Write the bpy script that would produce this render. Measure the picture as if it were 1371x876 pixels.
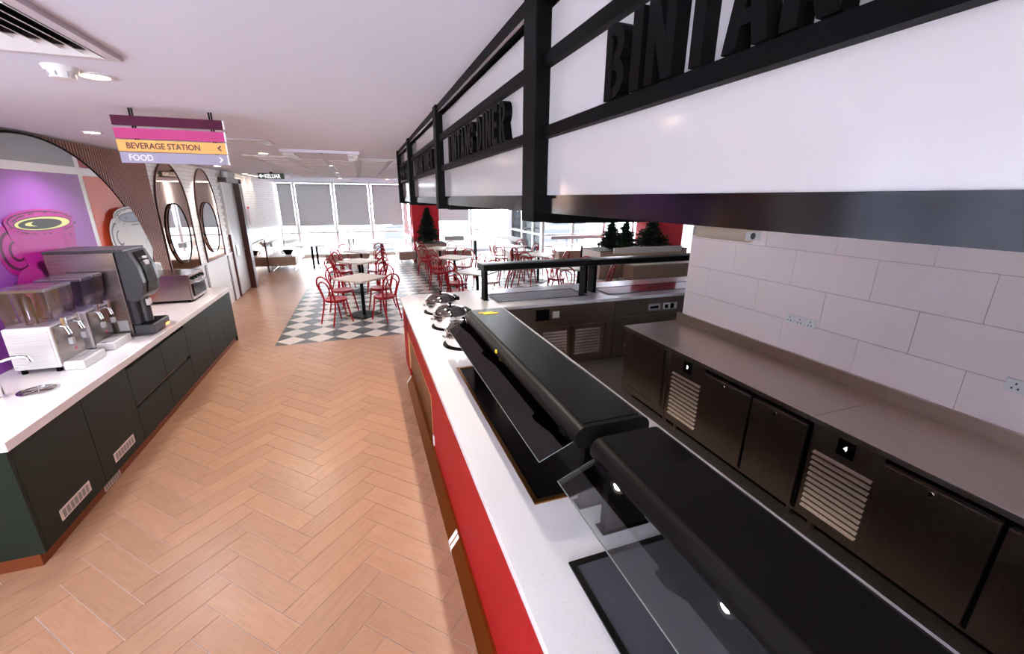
import bpy, bmesh, math, random
from mathutils import Vector, Matrix
random.seed(7)
for o in list(bpy.data.objects): bpy.data.objects.remove(o)
SC = bpy.context.scene
COL = SC.collection
PI = math.pi
# ------------------------------------------------------------------ camera
F_PX, CXP, CYP, CAM_H = 560.53, 685.5, 438.0, 2.2
YAW, PITCH, ROLL = 0.338548, 0.298579, 0.004867
fw = Vector((math.sin(YAW)*math.cos(PITCH), math.cos(YAW)*math.cos(PITCH), -math.sin(PITCH)))
r0 = Vector((math.cos(YAW), -math.sin(YAW), 0)); u0 = r0.cross(fw)
rt = r0*math.cos(ROLL)+u0*math.sin(ROLL); up = -r0*math.sin(ROLL)+u0*math.cos(ROLL)
cd = bpy.data.cameras.new('camera'); cam = bpy.data.objects.new('camera', cd); COL.objects.link(cam)
m = Matrix.Identity(4)
for i in range(3): m[i][0], m[i][1], m[i][2] = rt[i], up[i], -fw[i]
m[2][3] = CAM_H
cam.matrix_world = m
cd.sensor_fit = 'HORIZONTAL'; cd.sensor_width = 36; cd.lens = F_PX/1371*36; cd.clip_start = .05; cd.clip_end = 2000
SC.camera = cam
# ------------------------------------------------------------------ world, exposure
W = bpy.data.worlds.new('world'); SC.world = W; W.use_nodes = True
bg = W.node_tree.nodes['Background']; bg.inputs[0].default_value = (.90, .93, 1, 1); bg.inputs[1].default_value = 15.0
SC.view_settings.view_transform = 'Standard'; SC.view_settings.look = 'None'
SC.view_settings.gamma = 1; SC.view_settings.use_curve_mapping = False
SC.view_settings.exposure = 1.35
DOWN_W = 27.0        # watts of one ceiling downlight
# ------------------------------------------------------------------ materials
def lin(c): return c/12.92 if c <= .04045 else ((c+.055)/1.055)**2.4
def rgb(h): return tuple(lin(int(h[i:i+2], 16)/255) for i in (0, 2, 4))+(1,)
MATS = {}
def M(name, col, rough=.5, metal=0, spec=.5, noise=None, bump=None, coat=0, emit=None, stretch=(1, 1, 1), island=0):
    if name in MATS: return MATS[name]
    mt = bpy.data.materials.new(name); mt.use_nodes = True; N = mt.node_tree; b = N.nodes['Principled BSDF']
    c = rgb(col); b.inputs['Base Color'].default_value = c
    b.inputs['Roughness'].default_value = rough; b.inputs['Metallic'].default_value = metal
    b.inputs['Specular IOR Level'].default_value = spec; b.inputs['Coat Weight'].default_value = coat
    b.inputs['Coat Roughness'].default_value = .08
    if emit: b.inputs['Emission Color'].default_value = rgb(emit[0]); b.inputs['Emission Strength'].default_value = emit[1]
    if noise or bump or island:
        tc = N.nodes.new('ShaderNodeTexCoord'); mp = N.nodes.new('ShaderNodeMapping'); mp.inputs['Scale'].default_value = stretch
        N.links.new(tc.outputs['Object'], mp.inputs[0])
    src = None
    if noise:
        n = N.nodes.new('ShaderNodeTexNoise'); n.inputs['Scale'].default_value = noise[0]; n.inputs['Detail'].default_value = 5
        N.links.new(mp.outputs[0], n.inputs['Vector'])
        mx = N.nodes.new('ShaderNodeMix'); mx.data_type = 'RGBA'
        rp = N.nodes.new('ShaderNodeValToRGB'); rp.color_ramp.elements[0].position = noise[2] if len(noise) > 2 else .3; rp.color_ramp.elements[1].position = noise[3] if len(noise) > 3 else .7
        N.links.new(n.outputs['Fac'], rp.inputs[0]); N.links.new(rp.outputs[0], mx.inputs[0])
        mx.inputs[6].default_value = c; mx.inputs[7].default_value = rgb(noise[1]); src = mx.outputs[2]
        N.links.new(src, b.inputs['Base Color'])
    if island:
        g = N.nodes.new('ShaderNodeNewGeometry'); oi = N.nodes.new('ShaderNodeObjectInfo')
        ad = N.nodes.new('ShaderNodeMath'); ad.operation = 'ADD'; fr = N.nodes.new('ShaderNodeMath'); fr.operation = 'FRACT'
        N.links.new(g.outputs['Random Per Island'], ad.inputs[0]); N.links.new(oi.outputs['Random'], ad.inputs[1]); N.links.new(ad.outputs[0], fr.inputs[0])
        mr = N.nodes.new('ShaderNodeMapRange'); mr.inputs[3].default_value = 1-island; mr.inputs[4].default_value = 1+island
        N.links.new(fr.outputs[0], mr.inputs[0])
        hs = N.nodes.new('ShaderNodeHueSaturation'); N.links.new(mr.outputs[0], hs.inputs['Value'])
        if src: N.links.new(src, hs.inputs['Color'])
        else: hs.inputs['Color'].default_value = c
        N.links.new(hs.outputs[0], b.inputs['Base Color'])
        # shift the texture of every piece
        cm = N.nodes.new('ShaderNodeCombineXYZ'); ml = N.nodes.new('ShaderNodeMath'); ml.operation = 'MULTIPLY'; ml.inputs[1].default_value = 37
        N.links.new(fr.outputs[0], ml.inputs[0])
        for i in range(3): N.links.new(ml.outputs[0], cm.inputs[i])
        N.links.new(cm.outputs[0], mp.inputs['Location'])
    if bump:
        n2 = N.nodes.new('ShaderNodeTexNoise'); n2.inputs['Scale'].default_value = bump[0]; n2.inputs['Detail'].default_value = 3
        N.links.new(mp.outputs[0], n2.inputs['Vector'])
        bp = N.nodes.new('ShaderNodeBump'); bp.inputs['Strength'].default_value = bump[1]; bp.inputs['Distance'].default_value = .01
        N.links.new(n2.outputs['Fac'], bp.inputs['Height']); N.links.new(bp.outputs[0], b.inputs['Normal'])
    MATS[name] = mt
    return mt
def Mglass(name, tint, gloss=.06, rough=.02, fres=1.45):
    mt = bpy.data.materials.new(name); mt.use_nodes = True; N = mt.node_tree; N.nodes.remove(N.nodes['Principled BSDF'])
    out = N.nodes['Material Output']; t = N.nodes.new('ShaderNodeBsdfTransparent'); t.inputs[0].default_value = rgb(tint)
    g = N.nodes.new('ShaderNodeBsdfGlossy'); g.inputs['Roughness'].default_value = rough
    f = N.nodes.new('ShaderNodeFresnel'); f.inputs[0].default_value = fres
    ad = N.nodes.new('ShaderNodeMath'); ad.operation = 'ADD'; ad.use_clamp = True; ad.inputs[1].default_value = gloss
    mx = N.nodes.new('ShaderNodeMixShader'); N.links.new(f.outputs[0], ad.inputs[0]); N.links.new(ad.outputs[0], mx.inputs[0])
    N.links.new(t.outputs[0], mx.inputs[1]); N.links.new(g.outputs[0], mx.inputs[2]); N.links.new(mx.outputs[0], out.inputs[0])
    MATS[name] = mt
    return mt
def Mtrans(name, col, fac):
    mt = bpy.data.materials.new(name); mt.use_nodes = True; N = mt.node_tree; N.nodes.remove(N.nodes['Principled BSDF'])
    out = N.nodes['Material Output']; d = N.nodes.new('ShaderNodeBsdfDiffuse'); t = N.nodes.new('ShaderNodeBsdfTranslucent')
    d.inputs[0].default_value = t.inputs[0].default_value = rgb(col)
    mx = N.nodes.new('ShaderNodeMixShader'); mx.inputs[0].default_value = fac
    N.links.new(d.outputs[0], mx.inputs[1]); N.links.new(t.outputs[0], mx.inputs[2]); N.links.new(mx.outputs[0], out.inputs[0])
    MATS[name] = mt
    return mt
plank_m = M('oak_tile', 'aa8166', .33, noise=(6, '9f755b', .35, .75), bump=(20, .03), stretch=(1.2, 9, 6), island=.07)
grout_m = M('grout', 'd6cccb', .8)
tile_d = M('tile_dark', '34373c', .36, spec=.35, island=.12)
tile_l = M('tile_light', 'c4bbb6', .36, spec=.35, island=.04)
floor_l = M('pale_floor', 'b3afac', .4, spec=.3, noise=(4, 'a5a09c'))
kfloor = M('kitchen_floor', '6f6863', .6, noise=(60, '5a5450'))
ceil_m = M('ceiling_paint', 'e2e4f4', .75)
white_p = M('white_paint', 'efecea', .6)
brick_m = M('white_brick', 'f2f0ee', .35, bump=(9, .15), island=.04)
joint_m = M('brick_joint', 'c9c5c3', .8)
slat_m = M('brown_slat', '9a6450', .55, noise=(8, '87553f'), stretch=(4, 4, .4))
quartz = M('white_quartz', 'd8d7dc', .18, noise=(190, 'aea7a1', .64, .74))
quartz2 = M('white_quartz_plain', 'eeebee', .15, noise=(3, 'e6e2e6'))
green_m = M('dark_green_laminate', '1a231b', .55, spec=.25, bump=(300, .05))
bronze_k = M('bronze_metal', 'a8682c', .36, 1, noise=(3, '8c5522'), stretch=(1, .2, 1))
redbr = M('copper_kick', '8a4a2c', .4, .6)
red_m = M('red_laminate', 'a00916', .5, spec=.2, bump=(250, .04))
red_wall = M('red_wall', 'cf1328', .6)
red_ch = M('red_chair', 'a00616', .35, spec=.2)
blk = M('black_powder', '040405', .5, spec=.08)
blk_gl = M('black_gloss', '0d0b0f', .12)
blk_tex = M('black_textured_top', '0b0a09', .3, spec=.2, bump=(260, .1))
blk_sat = M('black_satin', '0c0a0b', .4, spec=.3)
steel = M('stainless', 'b9b0ae', .24, 1, noise=(40, '998f86'), stretch=(.1, 6, 6))
steel_k = M('stainless_kitchen', 'c2b4a9', .36, 1, noise=(30, 'bbada2'), stretch=(4, .2, 4))
steel_d = M('stainless_dark', 'c0aea3', .33, 1, noise=(24, 'b6a499'), stretch=(3, 3, .2))
chrome = M('chrome', 'e2e2e4', .14, 1)
wtile = M('kitchen_tile', 'efdfdf', .16, island=.02)
wgrout = M('kitchen_grout', 'b9afae', .8)
sign_w = M('sign_white_panel', 'b0aaab', .12, coat=.3)
plastic_w = M('white_plastic', 'dddbdd', .35)
plastic_g = M('grey_plastic', 'a7a7ab', .4)
plastic_d = M('charcoal_plastic', '3b3a40', .38)
wood_b = M('bench_wood', 'b39a8b', .5, noise=(7, '9a8172'), stretch=(9, 9, .8))
tabletop = M('table_laminate', 'd0c5bb', .4, spec=.3, noise=(50, 'c4b8ae'))
bench_w = M('bench_seat', 'c6c3c2', .4)
alu = M('window_frame', 'e6e8ea', .4)
bronze_mir = M('bronze_mirror', 'b08c76', .05, 1)
clear_mir = M('clear_mirror', 'e4e4e6', .02, 1)
brown_fr = M('brown_frame', '4c2420', .35)
door_g = M('door_grey', 'c9cacb', .4)
leaf_m = M('pine_needles', '16301a', .6, noise=(3, '0c1c10'), island=.35)
trunk_m = M('tree_trunk', '4a3728', .8)
soil_m = M('soil', '241d19', .9)
glass_w = Mglass('window_glass', 'fdfefe', .03)
glass_c = Mglass('clear_glass', 'f2f5f3', .02)
glass_l = Mglass('pot_lid_glass', 'e9e2e2', .3, .08)
glass_s = Mglass('smoked_glass', '8d8388', .03)
acryl = Mglass('clear_acrylic', 'f3eef8', .09, .1)
lid_m = Mglass('lilac_lid', 'd6cce4', .3, .25)
blind_m = Mtrans('blind_fabric', 'b8b8b9', .27)
glow_tr = M('heat_glow_trim', '9a6a33', .3, 1)  # orange heat-lamp reflection painted in as a frame colour
lamp_e = M('lamp_lens', 'fff1dc', .5, emit=('ffe2b8', 14))
yellow = M('yellow_tape', 'e8c62a', .5)
# ------------------------------------------------------------------ geometry helpers
ORG = {}
class B:
    def __init__(s): s.v = []; s.f = []
    def add(s, vs, fs):
        k = len(s.v); s.v += [tuple(q) for q in vs]; s.f += [tuple(i+k for i in f) for f in fs]; return s
    def box(s, x0, x1, y0, y1, z0, z1):
        return s.add([(x, y, z) for z in (z0, z1) for (x, y) in ((x0, y0), (x1, y0), (x1, y1), (x0, y1))],
                     [(3, 2, 1, 0), (4, 5, 6, 7), (0, 1, 5, 4), (1, 2, 6, 5), (2, 3, 7, 6), (3, 0, 4, 7)])
    def prism(s, poly, axis, a, b):
        n = len(poly)
        def P(p, t):
            if axis == 'z': return (p[0], p[1], t)
            if axis == 'x': return (t, p[0], p[1])
            return (p[0], t, p[1])
        return s.add([P(p, a) for p in poly]+[P(p, b) for p in poly],
                     [tuple(range(n))[::-1], tuple(range(n, 2*n))]+[(i, (i+1) % n, (i+1) % n+n, i+n) for i in range(n)])
    def ringprism(s, outer, inner, axis, a, b):
        n = len(outer)
        def P(p, t):
            return (p[0], p[1], t) if axis == 'z' else ((t, p[0], p[1]) if axis == 'x' else (p[0], t, p[1]))
        vs = [P(p, a) for p in outer]+[P(p, a) for p in inner]+[P(p, b) for p in outer]+[P(p, b) for p in inner]
        fs = []
        for i in range(n):
            j = (i+1) % n
            fs += [(i, j, n+j, n+i), (2*n+i, 3*n+i, 3*n+j, 2*n+j), (i, 2*n+i, 2*n+j, j), (n+i, n+j, 3*n+j, 3*n+i)]
        return s.add(vs, fs)
    def tube(s, pts, r, n=8, closed=False):
        pts = [Vector(p) for p in pts]; m = len(pts); k = len(s.v); nrm = None
        for i, p in enumerate(pts):
            a = pts[i-1] if (i > 0 or closed) else p; c = pts[(i+1) % m] if (i < m-1 or closed) else p
            t = (c-a).normalized()
            if nrm is None:
                nrm = t.orthogonal().normalized()
            else:
                nrm = nrm-t*nrm.dot(t); nrm = nrm.normalized() if nrm.length > 1e-6 else t.orthogonal().normalized()
            bn = t.cross(nrm); rr = r[i] if isinstance(r, (list, tuple)) else r
            for j in range(n):
                an = 2*PI*j/n; s.v.append(tuple(p+nrm*math.cos(an)*rr+bn*math.sin(an)*rr))
        for i in range(m if closed else m-1):
            for j in range(n):
                q = (i+1) % m; j2 = (j+1) % n
                s.f.append((k+i*n+j, k+i*n+j2, k+q*n+j2, k+q*n+j))
        if not closed: s.f += [tuple(k+j for j in range(n))[::-1], tuple(k+(m-1)*n+j for j in range(n))]
        return s
    def lathe(s, prof, c=(0, 0, 0), n=24):
        k = len(s.v)
        for (r, z) in prof:
            for j in range(n):
                a = 2*PI*j/n; s.v.append((c[0]+r*math.cos(a), c[1]+r*math.sin(a), c[2]+z))
        for i in range(len(prof)-1):
            for j in range(n):
                j2 = (j+1) % n; s.f.append((k+i*n+j, k+i*n+j2, k+(i+1)*n+j2, k+(i+1)*n+j))
        s.f += [tuple(k+j for j in range(n))[::-1], tuple(k+(len(prof)-1)*n+j for j in range(n))]
        return s
    def mesh(s, name, mat, off=Vector((0, 0, 0)), smooth=False, bevel=0, seg=2):
        bm = bmesh.new(); vs = [bm.verts.new(Vector(q)-off) for q in s.v]
        for f in s.f:
            try: bm.faces.new([vs[i] for i in f])
            except ValueError: pass
        bmesh.ops.recalc_face_normals(bm, faces=bm.faces)
        if bevel:
            es = [e for e in bm.edges if len(e.link_faces) == 2 and e.calc_face_angle(0) > .6]
            bmesh.ops.bevel(bm, geom=es, offset=bevel, segments=seg, affect='EDGES', profile=.5)
        if smooth:
            for f in bm.faces: f.smooth = True
            for e in bm.edges:
                if len(e.link_faces) == 2 and e.calc_face_angle(0) > .7: e.smooth = False
        me = bpy.data.meshes.new(name); bm.to_mesh(me); bm.free(); me.materials.append(mat)
        return me
    def obj(s, name, mat, parent=None, smooth=False, bevel=0, seg=2, label=None, loc=None):
        if parent is None:
            if loc is None:
                xs, ys, zs = zip(*s.v); loc = ((min(xs)+max(xs))/2, (min(ys)+max(ys))/2, min(zs))
            off = Vector(loc)
        else: off = ORG[parent.name]
        o = bpy.data.objects.new(name, s.mesh(name, mat, off, smooth, bevel, seg)); COL.objects.link(o)
        if parent is None: o.location = off
        else: o.parent = parent
        ORG[o.name] = off
        if label: o['label'] = label
        return o
def bx(*a): return B().box(*a)
def thing(name, label, cat, loc, group=None):
    o = bpy.data.objects.new(name, None); COL.objects.link(o); o.location = loc; o.empty_display_size = .05
    ORG[o.name] = Vector(loc); o['label'] = label; o['category'] = cat
    if group: o['group'] = group
    return o
def tag(o, label, cat, group=None):
    o['label'] = label; o['category'] = cat
    if group: o['group'] = group
    return o
def struct(o, label=None):
    o['kind'] = 'structure'
    if label: o['label'] = label
    return o
def stuff(o): o['kind'] = 'stuff'; return o
def dup(root, loc, rotz, label=None, group=None):
    def cp(o, par):
        c = o.copy(); COL.objects.link(c); c.parent = par
        for ch in o.children: cp(ch, c)
        return c
    r = cp(root, None); r.location = loc; r.rotation_euler = (0, 0, rotz)
    if label: r['label'] = label
    if group: r['group'] = group
    return r
def ell(cx, cy, a, b, n=48, a0=0, a1=2*PI, full=True):
    k = n if full else n+1
    return [(cx+a*math.cos(a0+(a1-a0)*i/n), cy+b*math.sin(a0+(a1-a0)*i/n)) for i in range(k)]
def clip(poly, cp):                      # clip polygon by a convex polygon (counter-clockwise)
    out = poly
    for i in range(len(cp)):
        a, b = cp[i], cp[(i+1) % len(cp)]; inp = out; out = []
        if not inp: break
        sd = lambda p: (b[0]-a[0])*(p[1]-a[1])-(b[1]-a[1])*(p[0]-a[0])
        for j in range(len(inp)):
            p, q = inp[j-1], inp[j]; dp, dq = sd(p), sd(q)
            if (dp >= 0) != (dq >= 0):
                t = dp/(dp-dq); out.append((p[0]+(q[0]-p[0])*t, p[1]+(q[1]-p[1])*t))
            if dq >= 0: out.append(q)
    return out
def rect(x0, x1, y0, y1): return [(x0, y0), (x1, y0), (x1, y1), (x0, y1)]
def area2(p): return abs(sum(p[i-1][0]*p[i][1]-p[i][0]*p[i-1][1] for i in range(len(p))))/2
def rrect(x0, x1, y0, y1, r, n=5):
    P = []
    for cx, cy, a in ((x1-r, y1-r, 0), (x0+r, y1-r, PI/2), (x0+r, y0+r, PI), (x1-r, y0+r, 1.5*PI)):
        P += [(cx+r*math.cos(a+PI/2*i/n), cy+r*math.sin(a+PI/2*i/n)) for i in range(n+1)]
    return P
def screen(p):
    v = Vector(p)-Vector((0, 0, CAM_H)); d = v.dot(fw)
    if d < .1: return None
    return CXP+F_PX*v.dot(rt)/d, CYP-F_PX*v.dot(up)/d
def in_view(p, mrg=30):
    s = screen(p); return s is not None and -mrg < s[0] < 1371+mrg and -mrg < s[1] < 876+mrg
def text_mesh(txt, size, depth, mat, xf, name='lettering', parent=None, bold=0, sx=1.0, space=1.0):
    # xf(x,y,z) puts the local text coordinates (x right, y up, z towards the reader) into the room
    cu = bpy.data.curves.new(name, 'FONT'); cu.body = txt; cu.size = size; cu.extrude = depth/2; cu.offset = bold; cu.space_character = space
    cu.resolution_u = 3
    t = bpy.data.objects.new('tmp_text', cu); COL.objects.link(t)
    dg = bpy.context.evaluated_depsgraph_get(); me = bpy.data.meshes.new_from_object(t.evaluated_get(dg))
    b = B(); b.v = [tuple(xf(v.co.x*sx, v.co.y, v.co.z+depth/2)) for v in me.vertices]; b.f = [tuple(p.vertices) for p in me.polygons]
    bpy.data.objects.remove(t); bpy.data.meshes.remove(me)
    return b.obj(name, mat, parent)
def spot(name, loc, power, size=2.2, blend=.6, col=(1, .88, .75), rad=.03, parent=None, rot=(0, 0, 0)):
    l = bpy.data.lights.new(name, 'SPOT'); l.energy = power; l.spot_size = size; l.spot_blend = blend; l.color = col; l.shadow_soft_size = rad
    o = bpy.data.objects.new(name, l); COL.objects.link(o); o.rotation_euler = rot
    if parent: o.parent = parent; o.location = Vector(loc)-ORG[parent.name]
    else: o.location = loc
    return o
# ================================================================== THE SETTING
CZ = 2.75; XL = -2.8; YW = 17.8; XR = 3.4
fl = struct(bx(-3.2, 12.5, -3, 18.2, -.12, -.004).obj('floor', grout_m), 'floor slab carrying oak-look herringbone tiles and checkered tiles')
# --- herringbone planks 150 x 600
PW = .15
regs = [rect(-2.06, .52, -.2, 6.945), rect(-2.8, -2.06, 7.46, 6.945+11), rect(-2.06, -1.432, 6.945, 17.8), rect(-1.432, 1.1, 14.42, 17.8)]
regs[1] = rect(-2.8, -2.06, 7.46, 17.8); regs.append(rect(-2.8, -2.06, -.2, 2.9))
hu = Vector((-1, 1))/math.sqrt(2); hv = Vector((1, 1))/math.sqrt(2)
HO = Vector((.237, 2.485)); planks = []
g_ = .002
for i in range(-40, 90):
    for j in range(-4, 8):
        for kind in (0, 1):
            if kind == 0: U0, V0, U1, V1 = i+8*j, i, i+8*j+4, i+1
            else: U0, V0, U1, V1 = i, i-7+8*j, i+1, i-7+8*j+4
            U0, V0, U1, V1 = U0*PW+g_, V0*PW+g_, U1*PW-g_, V1*PW-g_
            pl = [tuple(HO+hu*a+hv*b) for a, b in ((U0, V0), (U0, V1), (U1, V1), (U1, V0))]
            if area2(pl) and sum(pl[k-1][0]*pl[k][1]-pl[k][0]*pl[k-1][1] for k in range(4)) < 0: pl = pl[::-1]
            cx = sum(p[0] for p in pl)/4; cy = sum(p[1] for p in pl)/4
            if not (-3.4 < cx < 1.6 and -.8 < cy < 18.4): continue
            for R in regs:
                q = clip(pl, R)
                if len(q) >= 3 and area2(q) > 2e-4:
                    full = abs(area2(q)-area2(pl)) < 1e-5
                    planks.append((q, kind, full))
def rank(q):
    c = (sum(p[0] for p in q)/len(q), sum(p[1] for p in q)/len(q), 0)
    vis = in_view(c); d = (Vector(c)-Vector((0, 0, CAM_H))).length
    return (0 if vis else -1, area2(q)**.5/d)
planks.sort(key=lambda t: rank(t[0]), reverse=True)
fullmesh = {}
rest = B()
for n, (q, kind, full) in enumerate(planks):
    if n >= 290:
        rest.prism(q, 'z', -.02, 0); continue
    c = Vector((sum(p[0] for p in q)/len(q), sum(p[1] for p in q)/len(q))); an = .75*PI if kind == 0 else .25*PI
    ca, sa = math.cos(-an), math.sin(-an)
    if full and kind in fullmesh: me = fullmesh[kind]
    else:
        loc_ = [((p[0]-c.x)*ca-(p[1]-c.y)*sa, (p[0]-c.x)*sa+(p[1]-c.y)*ca) for p in q]
        me = B().prism(loc_, 'z', -.02, 0).mesh('plank', plank_m)
        if full: fullmesh[kind] = me
    o = bpy.data.objects.new('plank', me); COL.objects.link(o); o.parent = fl
    o.location = Vector((c.x, c.y, 0))-ORG[fl.name]; o.rotation_euler = (0, 0, an)
o = stuff(rest.obj('far_planks', plank_m, fl))
# --- checkered diamond tiles
DG = .432; CR = rect(-1.432, 6.95, 6.945, 14.42); tl = []
for i in range(-4, 42):
    for j in range(-3, 40):
        cx = -1.222+DG/2*i; cy = 7.16+DG/2*j
        if (i+j) % 2: continue
        light = (i % 2 == 0); h = DG/2-.003
        q = clip([(cx-h, cy), (cx, cy-h), (cx+h, cy), (cx, cy+h)], CR)
        if len(q) >= 3 and area2(q) > 1e-4: tl.append((q, light, abs(area2(q)-2*h*h) < 1e-6))
def hid(q):     # behind or under the serving counter seen from the corridor
    cx = sum(p[0] for p in q)/len(q); cy = sum(p[1] for p in q)/len(q)
    s = screen((cx, cy, 0)); return s is None or (s[0] > 545 and s[1] > 395-(s[0]-545)*.06)
tl.sort(key=lambda t: (-1 if hid(t[0]) else rank(t[0])[0], rank(t[0])[1]), reverse=True)
rd, rl = B(), B(); tm = {}
for n, (q, light, full) in enumerate(tl):
    if n >= 290: (rl if light else rd).prism(q, 'z', -.02, 0); continue
    c = (sum(p[0] for p in q)/len(q), sum(p[1] for p in q)/len(q))
    if full and light in tm: me = tm[light]
    else:
        me = B().prism([(p[0]-c[0], p[1]-c[1]) for p in q], 'z', -.02, 0).mesh('tile', tile_l if light else tile_d)
        if full: tm[light] = me
    o = bpy.data.objects.new('tile', me); COL.objects.link(o); o.parent = fl; o.location = Vector((c[0], c[1], 0))-ORG[fl.name]
stuff(rl.obj('far_light_tiles', tile_l, fl)); stuff(rd.obj('far_dark_tiles', tile_d, fl))
bx(6.95, 12.3, 6.945, 17.9, -.02, 0).obj('pale_floor_area', floor_l, fl); bx(1.1, 6.95, 14.42, 17.9, -.02, 0).obj('pale_floor_area', floor_l, fl)
bx(.52, 12.3, -2.9, 6.945, -.02, 0).obj('kitchen_floor_area', kfloor, fl); bx(-2.9, .52, -2.9, -.2, -.02, 0).obj('entry_floor_area', plank_m, fl)
# --- ceiling
ce = struct(bx(-3.2, 12.5, -3, 18.2, CZ, CZ+.15).obj('ceiling', ceil_m), 'flat white painted ceiling')
# --- left wall with white bricks
wl = struct(bx(-3.1, XL, 2.5, 18.1, 0, CZ).obj('wall_left', joint_m), 'white brick wall along the corridor')
struct(bx(-3.1, XL, -3, 2.5, 0, .8).obj('wall_left', white_p), 'plain painted wall below the near window')
bricks = []
bh, bw = .066, .215; row = 0; z = 1.03
while z < CZ-.01:
    y = 7.62-(row % 2)*bw/2
    while y < 17.78:
        y0, y1 = max(y, 7.62)+.004, min(y+bw, 17.79)-.004; z1 = min(z+bh, CZ)-.007
        if y1-y0 > .02 and not (y1 > 11.0 and y0 < 12.25): bricks.append((y0, y1, z, z1))
        y += bw
    z += bh; row += 1
row = 0; z = .005
while z < 1.0:
    y = 14.45-(row % 2)*bw/2
    while y < 17.78:
        y0, y1 = max(y, 14.45)+.004, min(y+bw, 17.79)-.004
        if y1-y0 > .02: bricks.append((y0, y1, z, z+bh-.007))
        y += bw
    z += bh; row += 1
def inmir(b):
    yc, zc = (b[0]+b[1])/2, (b[2]+b[3])/2
    return (7.62 < yc < 8.92 or 9.28 < yc < 10.5) and zc < 2.4
bricks.sort(key=lambda b: ((-1 if inmir(b) else 0), -(b[0]+b[1])), reverse=True)
rb = B(); bmesh_full = bx(0, .012, -(bw-.008)/2, (bw-.008)/2, 0, bh-.007).mesh('brick', brick_m)
for n, (y0, y1, z0, z1) in enumerate(bricks):
    if n < 290:
        if abs(y1-y0-(bw-.008)) < 1e-4 and abs(z1-z0-(bh-.007)) < 1e-4: me = bmesh_full
        else: me = bx(0, .012, -(y1-y0)/2, (y1-y0)/2, 0, z1-z0).mesh('brick', brick_m)
        o = bpy.data.objects.new('brick', me); COL.objects.link(o); o.parent = wl
        o.location = Vector((XL, (y0+y1)/2, z0))-ORG[wl.name]
    else: rb.box(XL, XL+.012, y0, y1, z0, z1)
stuff(rb.obj('far_bricks', brick_m, wl))
bx(XL, XL+.02, 7.62, 10.98, 0, 1.0).obj('wainscot_panel', plastic_w, wl)
for y in (8.0, 9.1, 10.55): bx(XL, XL+.03, y, y+.1, 0, 1.0).obj('wainscot_post', brown_fr, wl)
bx(XL, XL+.03, 7.62, 10.98, .995, 1.02).obj('wainscot_rail', plastic_w, wl)
# --- wall behind camera, far right wall
struct(bx(-.9, 12.4, -3.1, -2.9, 0, CZ).obj('wall_near', white_p), 'plain painted wall')
struct(bx(-3.1, -.9, -3.1, -2.9, 0, .8).obj('wall_near', white_p), 'plain painted wall below a window')
struct(bx(12.2, 12.4, -2.9, 18, 0, CZ).obj('wall_side', white_p), 'plain painted wall')
# --- tiled kitchen wall
wr = struct(bx(XR+.012, XR+.2, -2.9, 3.73, 0, CZ).obj('wall_right', wgrout), 'kitchen wall clad in large glossy white tiles')
tw, th = .61, .296
for r in range(-1, 6):
    z0 = 1.207+r*th
    if z0 >= CZ: continue
    z1 = min(z0+th, CZ); off = 2.53 if r % 2 else 2.225
    k = math.ceil((-1.2-off)/tw)
    while True:
        y0 = off+k*tw; y1 = min(y0+tw, 3.73); k += 1
        if y0 > 3.7: break
        bx(XR, XR+.014, y0+.0015, y1-.0015, z0+.0015, z1-.0015).obj('tile', wtile, wr)
bx(XR, XR+.014, -1.2, 3.73, 0, .91).obj('lower_cladding', wtile, wr)
bx(XR, XR+.214, 3.73, 3.745, 0, CZ).obj('end_cap', wtile, wr)
# --- windows
def window(n, X0, X1, Y, mull, axis='x', label='', zb=0):
    """glazed wall from X0 to X1 on the line Y (axis x) or along y on the line X=Y (axis y)"""
    def q(a0, a1, z0, z1, d0=-.05, d1=.05):
        return bx(a0, a1, Y+d0, Y+d1, z0, z1) if axis == 'x' else bx(Y+d0, Y+d1, a0, a1, z0, z1)
    w = bpy.data.objects.new('window_%d' % n, None); COL.objects.link(w)
    w.location = ((X0+X1)/2, Y, 0) if axis == 'x' else (Y, (X0+X1)/2, 0); ORG[w.name] = Vector(w.location)
    struct(w, label)
    q(X0, X1, CZ-.06, CZ).obj('head_rail', alu, w); q(X0, X1, zb, zb+.12).obj('sill_rail', alu, w)
    ps = [X0]+list(mull)+[X1]
    for p in ps: q(p-.045, p+.045, zb+.12, CZ-.06).obj('mullion', alu, w)
    for a, b in zip(ps[:-1], ps[1:]):
        if zb: q(a+.045, b-.045, zb+.12, CZ-.06, -.004, .004).obj('pane', glass_w, w); continue
        q(a+.045, b-.045, .89, .95).obj('transom', alu, w)
        q(a+.045, b-.045, .12, .89, -.004, .004).obj('pane', glass_w, w); q(a+.045, b-.045, .95, CZ-.06, -.004, .004).obj('pane', glass_w, w)
    return w
window(1, XL, 1.667, YW, (-2.216, -.882, .417), label='floor-to-ceiling window with four bays beside the brick wall')
window(2, 1.757, 6.1, YW, (2.9, 4.393), label='floor-to-ceiling window behind the red column')
window(3, 14.4, YW-.0, 6.2, (15.2, 16.4), axis='y', label='glazed return wall of the window bay')
window(4, 6.2, 12.15, 14.3, (7.4, 8.7, 10.0, 11.2), label='glazed wall behind the planters with dark trees')
window(5, -2.9, 2.5, XL-.06, (-2.2, -1.5, -.8, -.1, .6, 1.3, 1.9), axis='y', label='near side window with narrow bays', zb=.8)
window(6, XL, -.9, -2.96, (-1.87,), label='window behind the corridor', zb=.8)
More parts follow.
